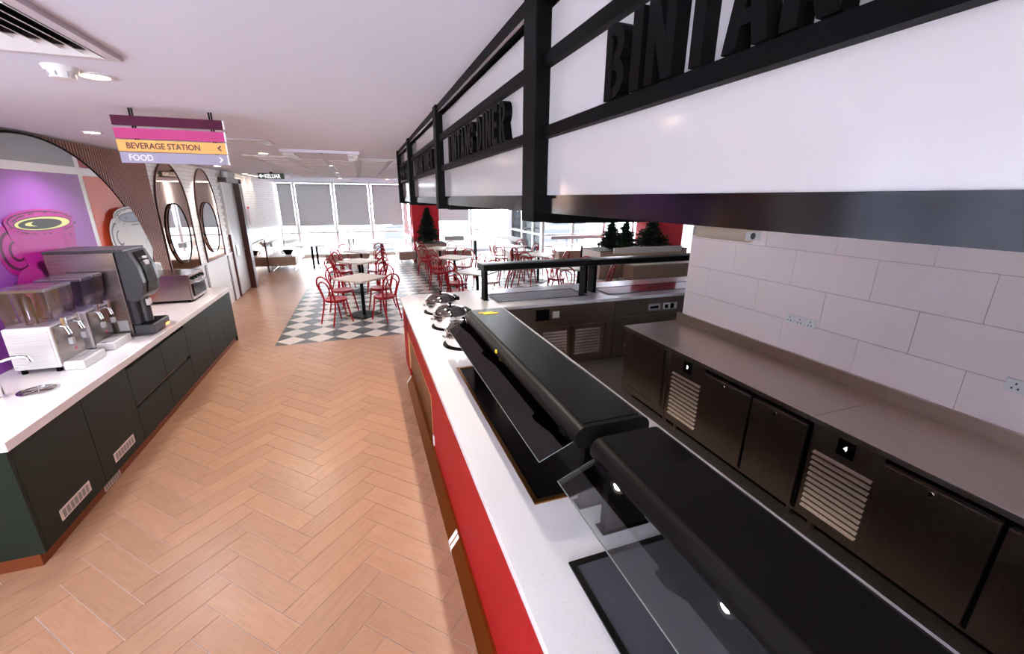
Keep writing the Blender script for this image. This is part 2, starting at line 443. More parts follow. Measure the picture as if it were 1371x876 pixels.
def blind(a0, a1, Y, zb, label):
    b = thing('roller_blind', label, 'blind', (a0/2+a1/2, Y-.09, zb), 'grey roller blinds')
    bx(a0, a1, Y-.085, Y-.082, zb, CZ-.1).obj('fabric', blind_m, b)
    bx(a0, a1, Y-.09, Y-.075, zb-.02, zb).obj('bottom_bar', plastic_g, b)
    B().tube([(a0, Y-.09, CZ-.1), (a1, Y-.09, CZ-.1)], .03, 10).obj('roller', plastic_g, b)
lb = ['grey roller blind lowered beside the white brick wall', 'grey roller blind in the second window bay from the brick wall', 'grey roller blind in the third window bay from the brick wall', 'grey roller blind beside the red column on its brick-wall side']
for k, (a, b) in enumerate(((-2.74, -2.26), (-2.15, -.95), (-.82, .35), (.49, 1.6))): blind(a, b, YW, 1.2, lb[k])
blind(2.1, 4.3, YW, 1.3, 'shorter grey roller blind behind the lone dark tree')
blind(6.35, 8.6, 14.3, 1.42, 'grey roller blind above the pale window bench in the bay')
vb = thing('vertical_blind', 'white vertical blind across the near side window', 'blind', (XL+.04, -.2, .85))
bx(XL+.01, XL+.06, -2.85, 2.48, CZ-.06, CZ-.01).obj('head_track', plastic_w, vb)
vbl = Mtrans('vertical_blind_fabric', 'dcdfe8', .4)
y = -2.8
while y < 2.45: B().prism([(XL+.012, y), (XL+.013, y), (XL+.053, y+.118), (XL+.052, y+.118)], 'z', .85, CZ-.06).obj('vane', vbl, vb); y += .112
# portals only tell the renderer where the daylight comes in
for (x, y, sx_, rx, rz) in ((1.7, 18.0, 9.0, -PI/2, 0), (9.2, 14.5, 6.0, -PI/2, 0), (-3.0, -.2, 5.4, -PI/2, PI/2), (-1.85, -3.1, 1.9, PI/2, 0)):
    l = bpy.data.lights.new('window_portal', 'AREA'); l.shape = 'RECTANGLE'; l.size = sx_; l.size_y = 2.7; l.cycles.is_portal = True
    o = bpy.data.objects.new('window_portal', l); COL.objects.link(o); o.location = (x, y, 1.38); o.rotation_euler = (rx, 0, rz)
# --- door in the left wall
d = bpy.data.objects.new('door_1', None); COL.objects.link(d); d.location = (XL, 11.6, 0); ORG[d.name] = Vector(d.location); struct(d, 'pale grey door in a dark brown portal frame')
lf = bx(XL+.012, XL+.04, 11.06, 11.98, .02, 2.5).obj('door_leaf', door_g, d)
bx(XL+.04, XL+.06, 11.25, 11.4, .9, 1.15).obj('push_plate', chrome, lf); B().tube([(XL+.04, 11.85, 1.0), (XL+.1, 11.85, 1.0), (XL+.1, 11.72, 1.0)], .012).obj('handle', chrome, lf)
bx(XL+.0, XL+.16, 11.98, 12.24, 0, 2.6).obj('jamb', brown_fr, d); bx(XL, XL+.05, 11.0, 11.06, 0, 1.4).obj('jamb', brown_fr, d); bx(XL, XL+.05, 11.0, 11.06, 1.4, 2.5).obj('jamb', alu, d)
bx(XL, XL+.16, 11.0, 12.24, 2.5, 2.6).obj('lintel', brown_fr, d)
bx(XL+.02, XL+.06, 11.3, 11.6, 2.61, 2.74).obj('exit_plate', plastic_w, d)
o = bx(XL+.013, XL+.03, 12.26, 14.42, 0, .98).obj('wall_mirror', bronze_mir); tag(o, 'low bronze mirror panel on the wall beside the door', 'mirror')
bx(XL+.013, XL+.05, 14.42, 14.47, 0, 1.0).obj('frame', brown_fr, o); bx(XL+.013, XL+.05, 12.24, 14.47, .98, 1.0).obj('frame', plastic_w, o)
# --- red columns
o = struct(bx(1.70, 2.62, 15.3, 16.1, 0, CZ).obj('wall_column', red_wall), 'red painted column behind the lone dark tree')
o = struct(bx(8.9, 10.1, 11.6, 12.5, 0, CZ).obj('wall_column', red_wall), 'red painted column behind the row of trees')
# --- outside city
gm = M('city_haze', '1e2226', .9, noise=(.06, '3f4448'))
struct(bx(-500, 500, 60, 900, -46, -45).obj('ground', gm), 'hazy city ground far below the windows')
cm = [M('far_building_a', '3c4045', .9), M('far_building_b', '2c3035', .9)]
for k in range(24):
    dist = 90+45*(k//4)+random.uniform(0, 15); x = (-.3+.4*(k % 4))*dist+random.uniform(-.03, .03)*dist; h = random.uniform(14, 34+3*(k//4)); w_ = random.uniform(10, 24)
    t = thing('city_building', 'pale tower block in the bright haze outside', 'building', (x, dist, -45), 'city buildings outside the windows')
    bx(x-w_/2, x+w_/2, dist, dist+14, -45, -45+h).obj('wall', cm[k % 2], t)
    bx(x-w_/4, x+w_/4, dist+3, dist+9, -45+h, -42+h).obj('roof_box', cm[1], t)
    for zz in range(4): bx(x-w_/2+1, x+w_/2-1, dist-.3, dist, -45+h-3-zz*4, -45+h-1.5-zz*4).obj('window_band', cm[1-k % 2], t)
# ================================================================== LEFT SIDE
# --- brown slatted panel
sp = bpy.data.objects.new('trim_1', None); COL.objects.link(sp); sp.location = (XL, 5.6, .9); ORG[sp.name] = Vector(sp.location); struct(sp, 'brown fluted wall panel of vertical slats around the round mural')
bx(XL, XL+.012, 3.2, 7.6, .872, CZ-.01).obj('backing', slat_m, sp)
k = 0; sm_ = bx(-.011, .011, -.016, .016, -.93, .93).mesh('slat', slat_m)
y = 3.24
while y < 7.59:
    o = bpy.data.objects.new('slat', sm_); COL.objects.link(o); o.parent = sp; o.location = Vector((XL+.022, y, .872+.935))-ORG[sp.name]; y += .05
# --- round mural
MC, MR = (5.2324, .7654), 1.96
circ = [(MC[0]+MR*math.cos(2*PI*i/96), MC[1]+MR*math.sin(2*PI*i/96)) for i in range(96)]
vis = clip(circ, rect(3.0, 7.6, .875, 2.74))
mu = thing('wall_mural', 'large round mural of pop-art coffee cups on coloured blocks', 'mural', (XL+.035, 5.2, .875))
mwhite = M('mural_white', 'e6e4e8', .4)
B().prism(vis, 'x', XL+.036, XL+.05).obj('board', mwhite, mu)
arc = [p for p in vis if p[1] > .9]
B().ringprism([(MC[0]+(MR+.012)*math.cos(a), MC[1]+(MR+.012)*math.sin(a)) for a in [2*PI*i/128 for i in range(128)]], [(MC[0]+MR*math.cos(a), MC[1]+MR*math.sin(a)) for a in [2*PI*i/128 for i in range(128)]], 'x', XL+.034, XL+.062)
rim = B(); a0, a1 = math.asin((.88-MC[1])/MR), PI-math.asin((.88-MC[1])/MR)
rim.tube([(XL+.05, MC[0]+MR*math.cos(a0+(a1-a0)*i/90), min(MC[1]+MR*math.sin(a0+(a1-a0)*i/90), 2.735)) for i in range(91)], .011, 6); rim.obj('rim', blk, mu, smooth=True)
LAY = [XL+.05]
def mur(poly, col, name='print', lift=.0008, cl=True):
    if cl:
        if sum(poly[i-1][0]*poly[i][1]-poly[i][0]*poly[i-1][1] for i in range(len(poly))) < 0: poly = poly[::-1]
        poly = clip(poly, vis)
    if len(poly) < 3: return
    LAY[0] += lift
    return B().prism(poly, 'x', LAY[0]-.0005, LAY[0]).obj(name, M('mural_'+col, col, .45), mu)
mur(rect(3.0, 5.885, 2.487, 2.80), '8f9299', 'grey_block')
mur(rect(5.96, 7.2, 2.487, 2.80), 'a01530', 'red_block')
mur(rect(3.95, 5.89, .8, 2.413), '8a3f9c', 'purple_block'); mur(rect(5.967, 7.3, .8, 2.407), 'd2562f', 'orange_block'); mur(rect(3.0, 3.87, .8, 2.413), 'e9b52f', 'yellow_block')
def cup(cy, rz, w, body, line, cof1, cof2, bot):
    hw = w/2; h = rz-bot
    out = lambda e: [(cy-hw-e, rz), (cy-hw*.95-e, rz-.12), (cy-hw*.82-e, rz-.3*h), (cy-hw*.7-e, rz-.6*h), (cy-hw*.5, rz-.9*h), (cy-hw*.3, bot-e), (cy+hw*.3, bot-e), (cy+hw*.55, rz-.9*h), (cy+hw*.8+e, rz-.6*h), (cy+hw*.93+e, rz-.3*h), (cy+hw+e, rz)]
    # handle (towards the near side), then body
    mur(ell(cy-hw*.98, rz-.33*h, .19, .155*h/.5, 28), body, 'cup_handle'); mur(ell(cy-hw*.98, rz-.33*h, .155, .12*h/.5, 28), line, 'cup_line'); mur(ell(cy-hw*.98+.012, rz-.33*h, .14, .105*h/.5, 28), body, 'cup_handle')
    mur(ell(cy-hw*.94, rz-.34*h, .085, .062*h/.5, 24), line, 'cup_line'); mur(ell(cy-hw*.92, rz-.335*h, .07, .05*h/.5, 24), body, 'cup_handle')
    mur(out(.02), body, 'cup_body')
    mur(ell(cy, rz, hw+.025, .105, 48), body, 'cup_rim'); mur(ell(cy, rz, hw-.01, .088, 48), line, 'cup_line'); mur(ell(cy, rz-.004, hw-.025, .08, 48), body, 'cup_rim')
    mur(ell(cy+.02, rz-.022, hw-.05, .062, 48), line, 'cup_line'); mur(ell(cy+.02, rz-.024, hw-.06, .056, 48), cof1, 'coffee')
    mur(ell(cy-.02, rz-.026, hw-.14, .045, 40), cof2, 'coffee_swirl'); mur(ell(cy-.1, rz-.024, .13, .02, 24), cof1, 'coffee_swirl'); mur(ell(cy-.05, rz-.022, .1, .022, 24), cof2, 'coffee_swirl')
    for k in range(22):                       # engraved hatching
        yy = cy+hw*random.uniform(.45, .97); zz = rz-.12-random.uniform(0, .22); l_ = random.uniform(.02, .07)
        mur([(yy, zz), (yy+.006, zz), (yy+.003, zz-l_)], line, 'cup_hatching', .0004)
    for k in range(26):
        a = random.uniform(PI*1.05, PI*1.95); yy = cy+(hw+.008)*math.cos(a); zz = rz+.1*math.sin(a)-.012
        mur([(yy-.02, zz), (yy+.025, zz+.004), (yy+.004, zz-.01)], line, 'cup_hatching', .0004)
    for k in range(18):
        a = random.uniform(.1, PI-.1); yy = cy+(hw-.03)*math.cos(a); zz = rz+.075*math.sin(a)
        mur([(yy-.03, zz), (yy+.03, zz+.003), (yy, zz-.012)], line, 'cup_hatching', .0004)
cup(5.12, 1.985, .86, 'a00f7c', '4a0638', 'c9c67c', '1d1a1a', 1.3)
mur(ell(4.72, 1.42, .2, .2, 28), 'a00f7c', 'cup_saucer'); mur(ell(5.1, 1.3, .6, .14, 40), 'a00f7c', 'cup_saucer')
cup(6.70, 1.975, .84, 'c9cac8', '55585c', '474955', '6f7390', 1.25)
mur(ell(6.75, 1.24, .5, .12, 40), 'c9cac8', 'cup_saucer'); mur(ell(6.72, 1.26, .4, .08, 40), '8c8f92', 'cup_saucer')
# --- arched bronze mirrors with oval mirrors
def arch(y0, y1, z0, z1, e=0, n=28):
    cy, hw = (y0+y1)/2, (y1-y0)/2; hz = .75
    return [(cy+hw+e, z0-e), ]+[(cy+(hw+e)*math.cos(PI*i/n), z1-hz+(hz+e)*math.sin(PI*i/n)) for i in range(n+1)]+[(cy-hw-e, z0-e)]
for k, (y0, y1, cy, lab) in enumerate(((7.68, 8.9, 8.24, 'arched bronze mirror next to the slatted panel'), (9.32, 10.46, 9.8, 'arched bronze mirror next to the door'))):
    t = thing('arched_mirror', lab, 'mirror', (XL+.014, (y0+y1)/2, 1.03), 'arched bronze mirrors')
    B().prism(arch(y0, y1, 1.03, 2.70), 'x', XL+.014, XL+.03).obj('bronze_mirror', bronze_mir, t)
    B().ringprism(arch(y0, y1, 1.03, 2.70, .012), arch(y0, y1, 1.03, 2.70, -.004), 'x', XL+.014, XL+.04).obj('frame', brown_fr, t)
    g = B().prism(ell(cy, 1.63, .41, .46, 48), 'x', XL+.03, XL+.05).obj('oval_mirror', clear_mir, t)
    B().tube([(XL+.052, p[0], p[1]) for p in ell(cy, 1.63, .415, .465, 48)], .009, 6, True).obj('oval_frame', blk, g, smooth=True)
# --- left cabinets
KX = -2.06; PX = -2.03; ys = [2.925, 3.6, 4.254, 4.924, 5.565, 6.28, 6.9, 7.44]
labs = ['dark green cabinet with a vent grille at the near end of the beverage counter', 'dark green cabinet with a vent grille beside the drawers', 'dark green two-drawer unit next to the grille cabinet', 'dark green two-drawer unit next to the plain cabinet doors', 'plain dark green cabinet next to the drawers', 'plain dark green cabinet, second from the drawers', 'plain dark green cabinet at the far end by the mirrors']
gr_m = M('grille_pale', 'd5c3bd', .5); gr_d = M('grille_slot', '8d8784', .6)
for k in range(7):
    y0, y1 = ys[k], ys[k+1]; drawers = k in (2, 3)
    t = thing('cabinet_unit', labs[k], 'cabinet', (-2.4, (y0+y1)/2, 0), 'dark green cabinets under the beverage counter')
    bx(-2.76, -2.055, y0+.001, y1-.001, .1, .81).obj('body', green_m, t)
    bx(-2.74, KX, y0+.001, y1-.001, 0, .1).obj('kick_plate', redbr, t)
    if not drawers:
        dr = bx(-2.054, PX, y0+.0025, y1-.0025, .085, .795).obj('door', green_m, t, bevel=.0015, seg=1)
        if k < 2:
            a, b = (3.097, 3.425) if k == 0 else (3.766, 4.086); z0, z1 = .16, .238
            g = bx(PX, PX+.004, a, b, z0, z1).obj('vent_grille', gr_m, dr)
            for q in range(7): bx(PX+.004, PX+.0055, a+.02+q*(b-a-.03)/7, a+.02+q*(b-a-.03)/7+.028, z0+.012, z1-.012).obj('slot', gr_d, g)
    else:
        for (z0, z1) in ((.085, .39), (.43, .765)):
            bx(-2.054, PX, y0+.0025, y1-.0025, z0, z1).obj('drawer_front', green_m, t, bevel=.0015, seg=1)
        for z in (.41, .785): bx(-2.054, -2.047, y0+.003, y1-.003, z-.018, z+.018).obj('finger_gap', blk_gl, t)
    if k == 0:
        bx(-2.76, PX, 2.9, 2.924, .085, .81).obj('end_panel', green_m, t); bx(-2.74, KX, 2.9, 2.924, 0, .085).obj('kick_return', redbr, t)
    if k == 1:
        g = bx(KX, KX+.006, 3.602, 3.83, .012, .075).obj('kick_grille', gr_m, t)
        for q in range(7): bx(KX+.006, KX+.0075, 3.612+q*.03, 3.63+q*.03, .02, .068).obj('slot', gr_d, g)
    if k == 6: bx(-2.76, PX, 7.441, 7.46, .0, .81).obj('end_panel', green_m, t)
o = bx(-2.785, -2.008, 2.885, 7.475, .81, .87).obj('worktop', quartz2, bevel=.003); tag(o, 'glossy white worktop of the beverage counter', 'worktop')
# --- juice dispensers
def dispenser(yc, lab):
    Z0 = .87
    t = thing('juice_dispenser', lab, 'dispenser', (-2.46, yc, Z0), 'twin-bowl juice dispensers')
    bo = bx(-2.62, -2.335, yc-.17, yc+.17, Z0+.035, Z0+.37).obj('body', plastic_w, t, bevel=.012)
    for s in (-1, 1):
        for q in range(15): bx(-2.605, -2.35, yc+s*.173-.006, yc+s*.173+.006, Z0+.06+q*.019, Z0+.068+q*.019).obj('louvre', plastic_w, bo)
        for x in (-2.58, -2.37): B().lathe([(.018, 0), (.018, .036)], (x, yc+s*.14, Z0), 10).obj('foot', blk, t)
    bx(-2.334, -2.325, yc-.155, yc+.155, Z0+.06, Z0+.36).obj('front_plate', steel, t)
    tr = bx(-2.335, -2.20, yc-.155, yc+.155, Z0+.0, Z0+.07).obj('drip_tray', plastic_w, t, bevel=.008)
    bx(-2.32, -2.215, yc-.14, yc+.14, Z0+.07, Z0+.073).obj('grid', plastic_g, tr)
    for s in (-1, 1):
        c = yc+s*.083
        def fr(x0, x1, w, z): return [(x0, c-w, z), (x1, c-w, z), (x1, c+w, z), (x0, c+w, z)]
        b = B(); lv = [fr(-2.59, -2.35, .07, Z0+.375), fr(-2.60, -2.31, .076, Z0+.5), fr(-2.605, -2.30, .079, Z0+.635)]
        b.v = sum(lv, [])
        for i in range(2):
            for j in range(4): b.f.append((i*4+j, i*4+(j+1) % 4, i*4+4+(j+1) % 4, i*4+4+j))
        bw_ = b.obj('bowl', acryl, t)
        bx(-2.61, -2.295, c-.081, c+.081, Z0+.635, Z0+.66).obj('lid', lid_m, bw_, bevel=.008)
        B().lathe([(.035, 0), (.035, .2), (.02, .22)], (-2.47, c, Z0+.38), 14).obj('cooling_dome', acryl, bw_, smooth=True)
        tp = B().tube([(-2.33, c, Z0+.345), (-2.285, c, Z0+.345), (-2.27, c, Z0+.28)], .016, 10).obj('tap', chrome, t, smooth=True)
        bx(-2.30, -2.27, c-.014, c+.014, Z0+.34, Z0+.42).obj('tap_handle', chrome, tp, bevel=.004); bx(-2.285, -2.255, c-.018, c+.018, Z0+.2, Z0+.25).obj('push_paddle', plastic_g, tp, bevel=.004)
    bx(-2.3245, -2.3235, yc+.03, yc+.06, Z0+.12, Z0+.14).obj('badge', M('badge_pink', 'c8447a', .5), t)
dispenser(4.24, 'twin-bowl white juice dispenser beside the chrome tap')
dispenser(4.70, 'twin-bowl white juice dispenser beside the coffee machine')
# --- coffee machine
t = thing('coffee_machine', 'tall steel and black coffee machine between the juice dispensers and the oven', 'coffee machine', (-2.4, 5.12, .87))
bx(-2.70, -2.20, 4.91, 5.33, .905, 1.70).obj('housing', steel, t, bevel=.004); bx(-2.70, -2.12, 4.905, 5.335, 1.70, 1.725).obj('top_cover', plastic_d, t, bevel=.004)
for x in (-2.66, -2.27):
    for y in (4.96, 5.28): B().lathe([(.025, 0), (.03, .036)], (x, y, .87), 12).obj('foot', plastic_d, t)
prof = [(-2.198, 1.24), (-2.12, 1.22), (-2.06, 1.28), (-2.035, 1.4), (-2.05, 1.55), (-2.10, 1.70), (-2.198, 1.70)]
hd = B().prism(prof, 'y', 4.93, 5.31).obj('control_head', plastic_d, t, bevel=.006)
pr2 = [(-2.08, 1.275), (-2.047, 1.3), (-2.025, 1.4), (-2.038, 1.55), (-2.085, 1.69), (-2.1, 1.69)]
B().prism(pr2, 'y', 5.02, 5.22).obj('control_panel', blk_gl, hd)
bx(-2.075, -2.03, 5.09, 5.15, 1.56, 1.6).obj('display', plastic_w, hd); bx(-2.06, -2.035, 5.1, 5.14, 1.62, 1.64).obj('button', plastic_w, hd)
bx(-2.198, -2.16, 4.97, 5.27, .98, 1.235).obj('splash_back', plastic_d, t); B().lathe([(.05, 0), (.05, .25)], (-2.15, 5.12, .98), 14).obj('spout_column', plastic_d, t, smooth=True)
sp_ = bx(-2.15, -2.09, 5.085, 5.155, 1.15, 1.215).obj('spout', plastic_w, t, bevel=.006)
tr = bx(-2.198, -2.04, 4.93, 5.31, .90, .985).obj('drip_tray', plastic_d, t, bevel=.008); bx(-2.185, -2.055, 4.95, 5.29, .985, .99).obj('drip_grid', blk, tr)
bx(-2.045, -2.035, 5.2, 5.28, .905, .925).obj('status_light', M('orange_glow', 'ff8a4a', .5, emit=('ff7a3a', 2.5)), tr)
bx(-2.3, -2.22, 4.9, 4.909, .95, 1.05).obj('rating_plate', plastic_g, t)
# --- toaster oven
t = thing('countertop_oven', 'stainless countertop oven at the far end of the beverage counter', 'oven', (-2.43, 6.72, .87))
bx(-2.70, -2.185, 6.45, 7.0, .90, 1.235).obj('housing', steel, t, bevel=.006); bx(-2.69, -2.2, 6.46, 6.99, .885, .90).obj('base', blk, t)
for x in (-2.66, -2.23):
    for y in (6.49, 6.96): B().lathe([(.015, 0), (.015, .02)], (x, y, .87), 8).obj('foot', blk, t)
fr_ = bx(-2.185, -2.168, 6.46, 6.99, .905, 1.22).obj('front_panel', steel, t); dr = bx(-2.168, -2.155, 6.5, 6.95, .94, 1.1).obj('door', blk_gl, t)
B().tube([(-2.155, 6.56, 1.125), (-2.11, 6.56, 1.125), (-2.11, 6.89, 1.125), (-2.155, 6.89, 1.125)], .009, 8).obj('handle', chrome, dr, smooth=True)
for q in range(4): B().tube([(-2.168, 6.54+q*.12, 1.175), (-2.14, 6.54+q*.12, 1.175)], .02, 14).obj('knob', blk, fr_, smooth=True)
# --- tap with rinser ring
t = thing('counter_tap', 'chrome tap on the beverage counter beside the juice dispenser', 'tap', (-2.44, 3.62, .87))
B().lathe([(.035, 0), (.035, .01), (.02, .02), (.02, .2)], (-2.44, 3.62, .87), 16).obj('stem', chrome, t, smooth=True)
B().tube([(-2.44, 3.62, 1.05), (-2.42, 3.63, 1.12), (-2.34, 3.66, 1.14), (-2.28, 3.68, 1.13), (-2.27, 3.685, 1.09)], .012, 10).obj('spout', chrome, t, smooth=True)
B().tube([(-2.44, 3.6, 1.07), (-2.47, 3.5, 1.12)], .012, 8).obj('lever', M('tap_red', '7c1522', .3), t)
t = thing('glass_rinser', 'round chrome rinser ring set into the white worktop', 'rinser', (-2.29, 3.69, .87))
B().ringprism(ell(-2.285, 3.69, .11, .11, 40), ell(-2.285, 3.69, .095, .095, 40), 'z', .8705, .877).obj('rim', chrome, t)
B().lathe([(.094, 0), (.094, .002)], (-2.285, 3.69, .8705), 32).obj('basin_plate', steel, t)
for a in range(3): B().tube([(-2.285-.09*math.cos(a*PI/3), 3.69-.09*math.sin(a*PI/3), .876), (-2.285+.09*math.cos(a*PI/3), 3.69+.09*math.sin(a*PI/3), .876)], .004, 6).obj('spray_bar', chrome, t)
# ================================================================== CEILING THINGS
def downlight(x, y, lab, p=1.0, z=CZ, lamp=True, col=(1, .88, .75), grp='ceiling downlights', rad=.055):
    t = thing('downlight', lab, 'light', (x, y, z), grp)
    B().ringprism(ell(x, y, rad+.02, rad+.02, 28), ell(x, y, rad, rad, 28), 'z', z-.008, z).obj('trim_ring', plastic_w, t)
    B().lathe([(rad, 0), (rad, .003)], (x, y, z-.006), 24).obj('lens', lamp_e, t)
    if lamp: spot('downlight_beam', (x, y, z-.012), DOWN_W*p, parent=t, col=col)
downlight(-1.13, 2.79, 'round ceiling downlight right beside the smoke detector', .3)
downlight(-2.2, 5.115, 'ceiling downlight above the beverage counter, by the hanging sign', 1.5, col=(.97, .94, 1))
downlight(-1.125, 6.655, 'ceiling downlight between the hanging sign and the ceiling cassette', 3.0)
downlight(-2.413, 9.639, 'ceiling downlight above the arched mirrors', 2.5)
downlight(-.478, 14.459, 'small ceiling downlight by the window blinds', .5, grp='downlights by the windows'); downlight(.891, 14.3, 'small ceiling downlight by the window blinds', .5, grp='downlights by the windows')
for y in (1.2, 3.3): downlight(-2.3, y, 'ceiling downlight above the near part of the beverage counter', 1.0, col=(.97, .94, 1))
downlight(-1.125, 4.7, 'ceiling downlight above the middle of the corridor', .5); downlight(-1.125, .8, 'ceiling downlight above the near end of the corridor', .4)
for y in (12.7, 13.3, 13.95): downlight(-2.62, y, 'wall-washing downlight above the white brick wall', .35, grp='wall-washing downlights')
for (x, y) in ((-.4175, 8.7), (-.4175, 11.1), (1.9575, 8.7), (1.9575, 11.1), (4.5, 9.6), (7.0, 9.6), (4.5, 12)): downlight(x, y, 'added unseen downlight above the dining tables', .75, grp='added downlights above the dining tables', rad=.03)  # unseen lamps, added to brighten the tables
# vent diffuser
t = thing('air_diffuser', 'square white ceiling air diffuser with concentric blades', 'vent', (-1.18, 2.09, CZ))
vx0, vx1, vy0, vy1 = -1.486, -.866, 1.78, 2.4
fr_m = M('diffuser_frame', 'd2ccd4', .5)
def sq(i): return rect(vx0+i, vx1-i, vy0+i, vy1-i)
B().ringprism(sq(0), sq(.04), 'z', CZ-.02, CZ).obj('frame', fr_m, t)
bx(vx0+.04, vx1-.04, vy0+.04, vy1-.04, CZ-.003, CZ-.001).obj('dark_throat', blk, t)
for q in range(6):
    i = .045+q*.044
    b = B(); o1, o2 = sq(i), sq(i+.032)
    b.v = [(p[0], p[1], CZ-.022) for p in o1]+[(p[0], p[1], CZ-.006) for p in o2]+[(p[0], p[1], CZ-.019) for p in o1]+[(p[0], p[1], CZ-.003) for p in o2]
    for k in range(4):
        j = (k+1) % 4; b.f += [(k, j, 4+j, 4+k), (8+k, 12+k, 12+j, 8+j), (k, 8+k, 8+j, j), (4+k, 4+j, 12+j, 12+k)]
    b.obj('blade', plastic_w, t)
# detector
t = thing('smoke_detector', 'round white smoke detector on the ceiling by the air diffuser', 'smoke detector', (-1.2, 2.67, CZ))
B().lathe([(.055, -.022), (.065, 0)], (-1.2, 2.67, CZ), 28).obj('base', plastic_w, t, smooth=True)
hd = B().lathe([(.03, -.05), (.042, -.047), (.048, -.022)], (-1.2, 2.67, CZ), 28).obj('sensor_head', plastic_w, t, smooth=True)
for a in range(8): B().box(-1.2+.047*math.cos(a*PI/4)-.003, -1.2+.047*math.cos(a*PI/4)+.003, 2.67+.047*math.sin(a*PI/4)-.003, 2.67+.047*math.sin(a*PI/4)+.003, CZ-.042, CZ-.026).obj('slot', plastic_g, hd)
# linear diffusers
for (x0, x1, y0, y1, lab) in ((-1.3, -.8, 5.15, 5.5, 'slotted white ceiling vent behind the hanging sign'),):
    t = thing('ceiling_vent', lab, 'vent', ((x0+x1)/2, (y0+y1)/2, CZ))
    B().ringprism(rect(x0, x1, y0, y1), rect(x0+.03, x1-.03, y0+.03, y1-.03), 'z', CZ-.015, CZ).obj('frame', plastic_w, t); bx(x0+.03, x1-.03, y0+.03, y1-.03, CZ-.003, CZ-.001).obj('dark_throat', blk, t)
    for q in range(6): bx(x0+.03, x1-.03, y0+.045+q*.048, y0+.07+q*.048, CZ-.013, CZ-.005).obj('slat', plastic_w, t)
# ceiling cassette
t = thing('ceiling_cassette', 'square ceiling air-conditioning cassette with two white louvres', 'air conditioner', (-.38, 6.5, CZ))
bx(-.84, .06, 6.0, 7.0, CZ-.03, CZ).obj('panel', ceil_m, t); 
for x in (-.82, -.08):
    lv = bx(x, x+.12, 6.1, 6.9, CZ-.045, CZ-.03).obj('louvre', plastic_w, t)
    for q in range(3): bx(x+.02+q*.03, x+.035+q*.03, 6.14, 6.86, CZ-.047, CZ-.045).obj('slot', plastic_g, lv)
for y in (6.05, 6.95): B().lathe([(.012, 0), (.012, .006)], (-.38, y, CZ-.036), 10).obj('screw', plastic_d, t)
# low-relief panel raft
t = thing('ceiling_raft', 'white low-relief ceiling raft of small raised panels above the dining tables', 'ceiling panel', (1.0, 10.3, CZ))
B().ringprism(rect(-1.44, 3.44, 7.01, 13.64), rect(-1.39, 3.39, 7.06, 13.59), 'z', CZ-.012, CZ).obj('edge_trim', plastic_w, t)
wm = bx(-.19, .19, -.13, .13, -.016, 0).mesh('raised_panel', M('raft_panel', 'ebe6ec', .7))
for i in range(10):
    for j in range(16):
        o = bpy.data.objects.new('raised_panel', wm); COL.objects.link(o); o.parent = t; o.location = Vector((-1.13+i*.475, 7.25+j*.4+(i % 2)*.2-(.02 if i % 2 else 0), CZ))-ORG[t.name]
# hanging wayfinding sign
t = thing('hanging_sign', 'hanging sign of four coloured boards pointing to beverage station and food', 'sign', (-1.145, 3.65, 2.41))
rows = [(-1.453, -.836, 2.642, 2.700, '4d0a30', 'plum_board'), (-1.452, -.838, 2.563, 2.626, 'b83f7c', 'magenta_board'), (-1.451, -.84, 2.484, 2.555, 'e9aa62', 'orange_board'), (-1.449, -.842, 2.413, 2.479, '9a93a9', 'lilac_board')]
for q, (x0, x1, z0, z1, c, nm) in enumerate(rows):
    bo = bx(x0, x1, 3.64, 3.665, z0, z1).obj(nm, M(nm, c, .6, spec=.2), t)
    bx(x1, x1+.008, 3.64, 3.665, z0, z1).obj('edge_strip', plastic_w, bo)
    xf = lambda x, y, z: (x, 3.64-z, y)
    if q == 2:
        brn = M('sign_brown', '4a1a1e', .5)
        text_mesh('BEVERAGE STATION', .052, .002, brn, lambda x, y, z, z0=z0: (-1.405+x, 3.64-z, z0+.018+y), 'lettering', bo, .0009, .87)
        B().prism([(-.893, z0+.036), (-.872, z0+.055), (-.866, z0+.049), (-.88, z0+.036), (-.866, z0+.023), (-.872, z0+.017)], 'y', 3.638, 3.64).obj('arrow', brn, bo)
    if q == 3:
        text_mesh('FOOD', .054, .002, plastic_w, lambda x, y, z, z0=z0: (-1.405+x, 3.64-z, z0+.015+y), 'lettering', bo, .001, .87)
        B().prism([(-.866, z0+.034), (-.887, z0+.053), (-.893, z0+.047), (-.879, z0+.034), (-.893, z0+.021), (-.887, z0+.015)], 'y', 3.638, 3.64).obj('arrow', plastic_w, bo)
for x in (-1.36, -.918):
    for s in (0, .014): bx(x+s, x+s+.009, 3.666, 3.674, 2.43, CZ).obj('hanging_rod', blk, t)
# exit sign
t = thing('exit_sign', 'green lit exit sign reading KELUAR with a left arrow', 'sign', (-1.84, 11.4, 2.6))
sgn = M('exit_green', '14301f', .4)
bo = bx(-2.1, -1.57, 11.4, 11.42, 2.595, 2.72).obj('plate', sgn, t); bx(-1.86, -1.8, 11.4, 11.42, 2.72, CZ).obj('hanger', blk, t)
ex_w = M('exit_lettering', 'f4f6f4', .5, emit=('ffffff', .6))
text_mesh('KELUAR', .12, .002, ex_w, lambda x, y, z: (-1.97+x, 11.4-z, 2.617+y), 'lettering', bo, .0012, .74)
B().prism([(-2.085, 2.657), (-2.035, 2.702), (-2.035, 2.672), (-1.985, 2.672), (-1.985, 2.642), (-2.035, 2.642), (-2.035, 2.612)], 'y', 11.398, 11.4).obj('arrow', ex_w, bo)
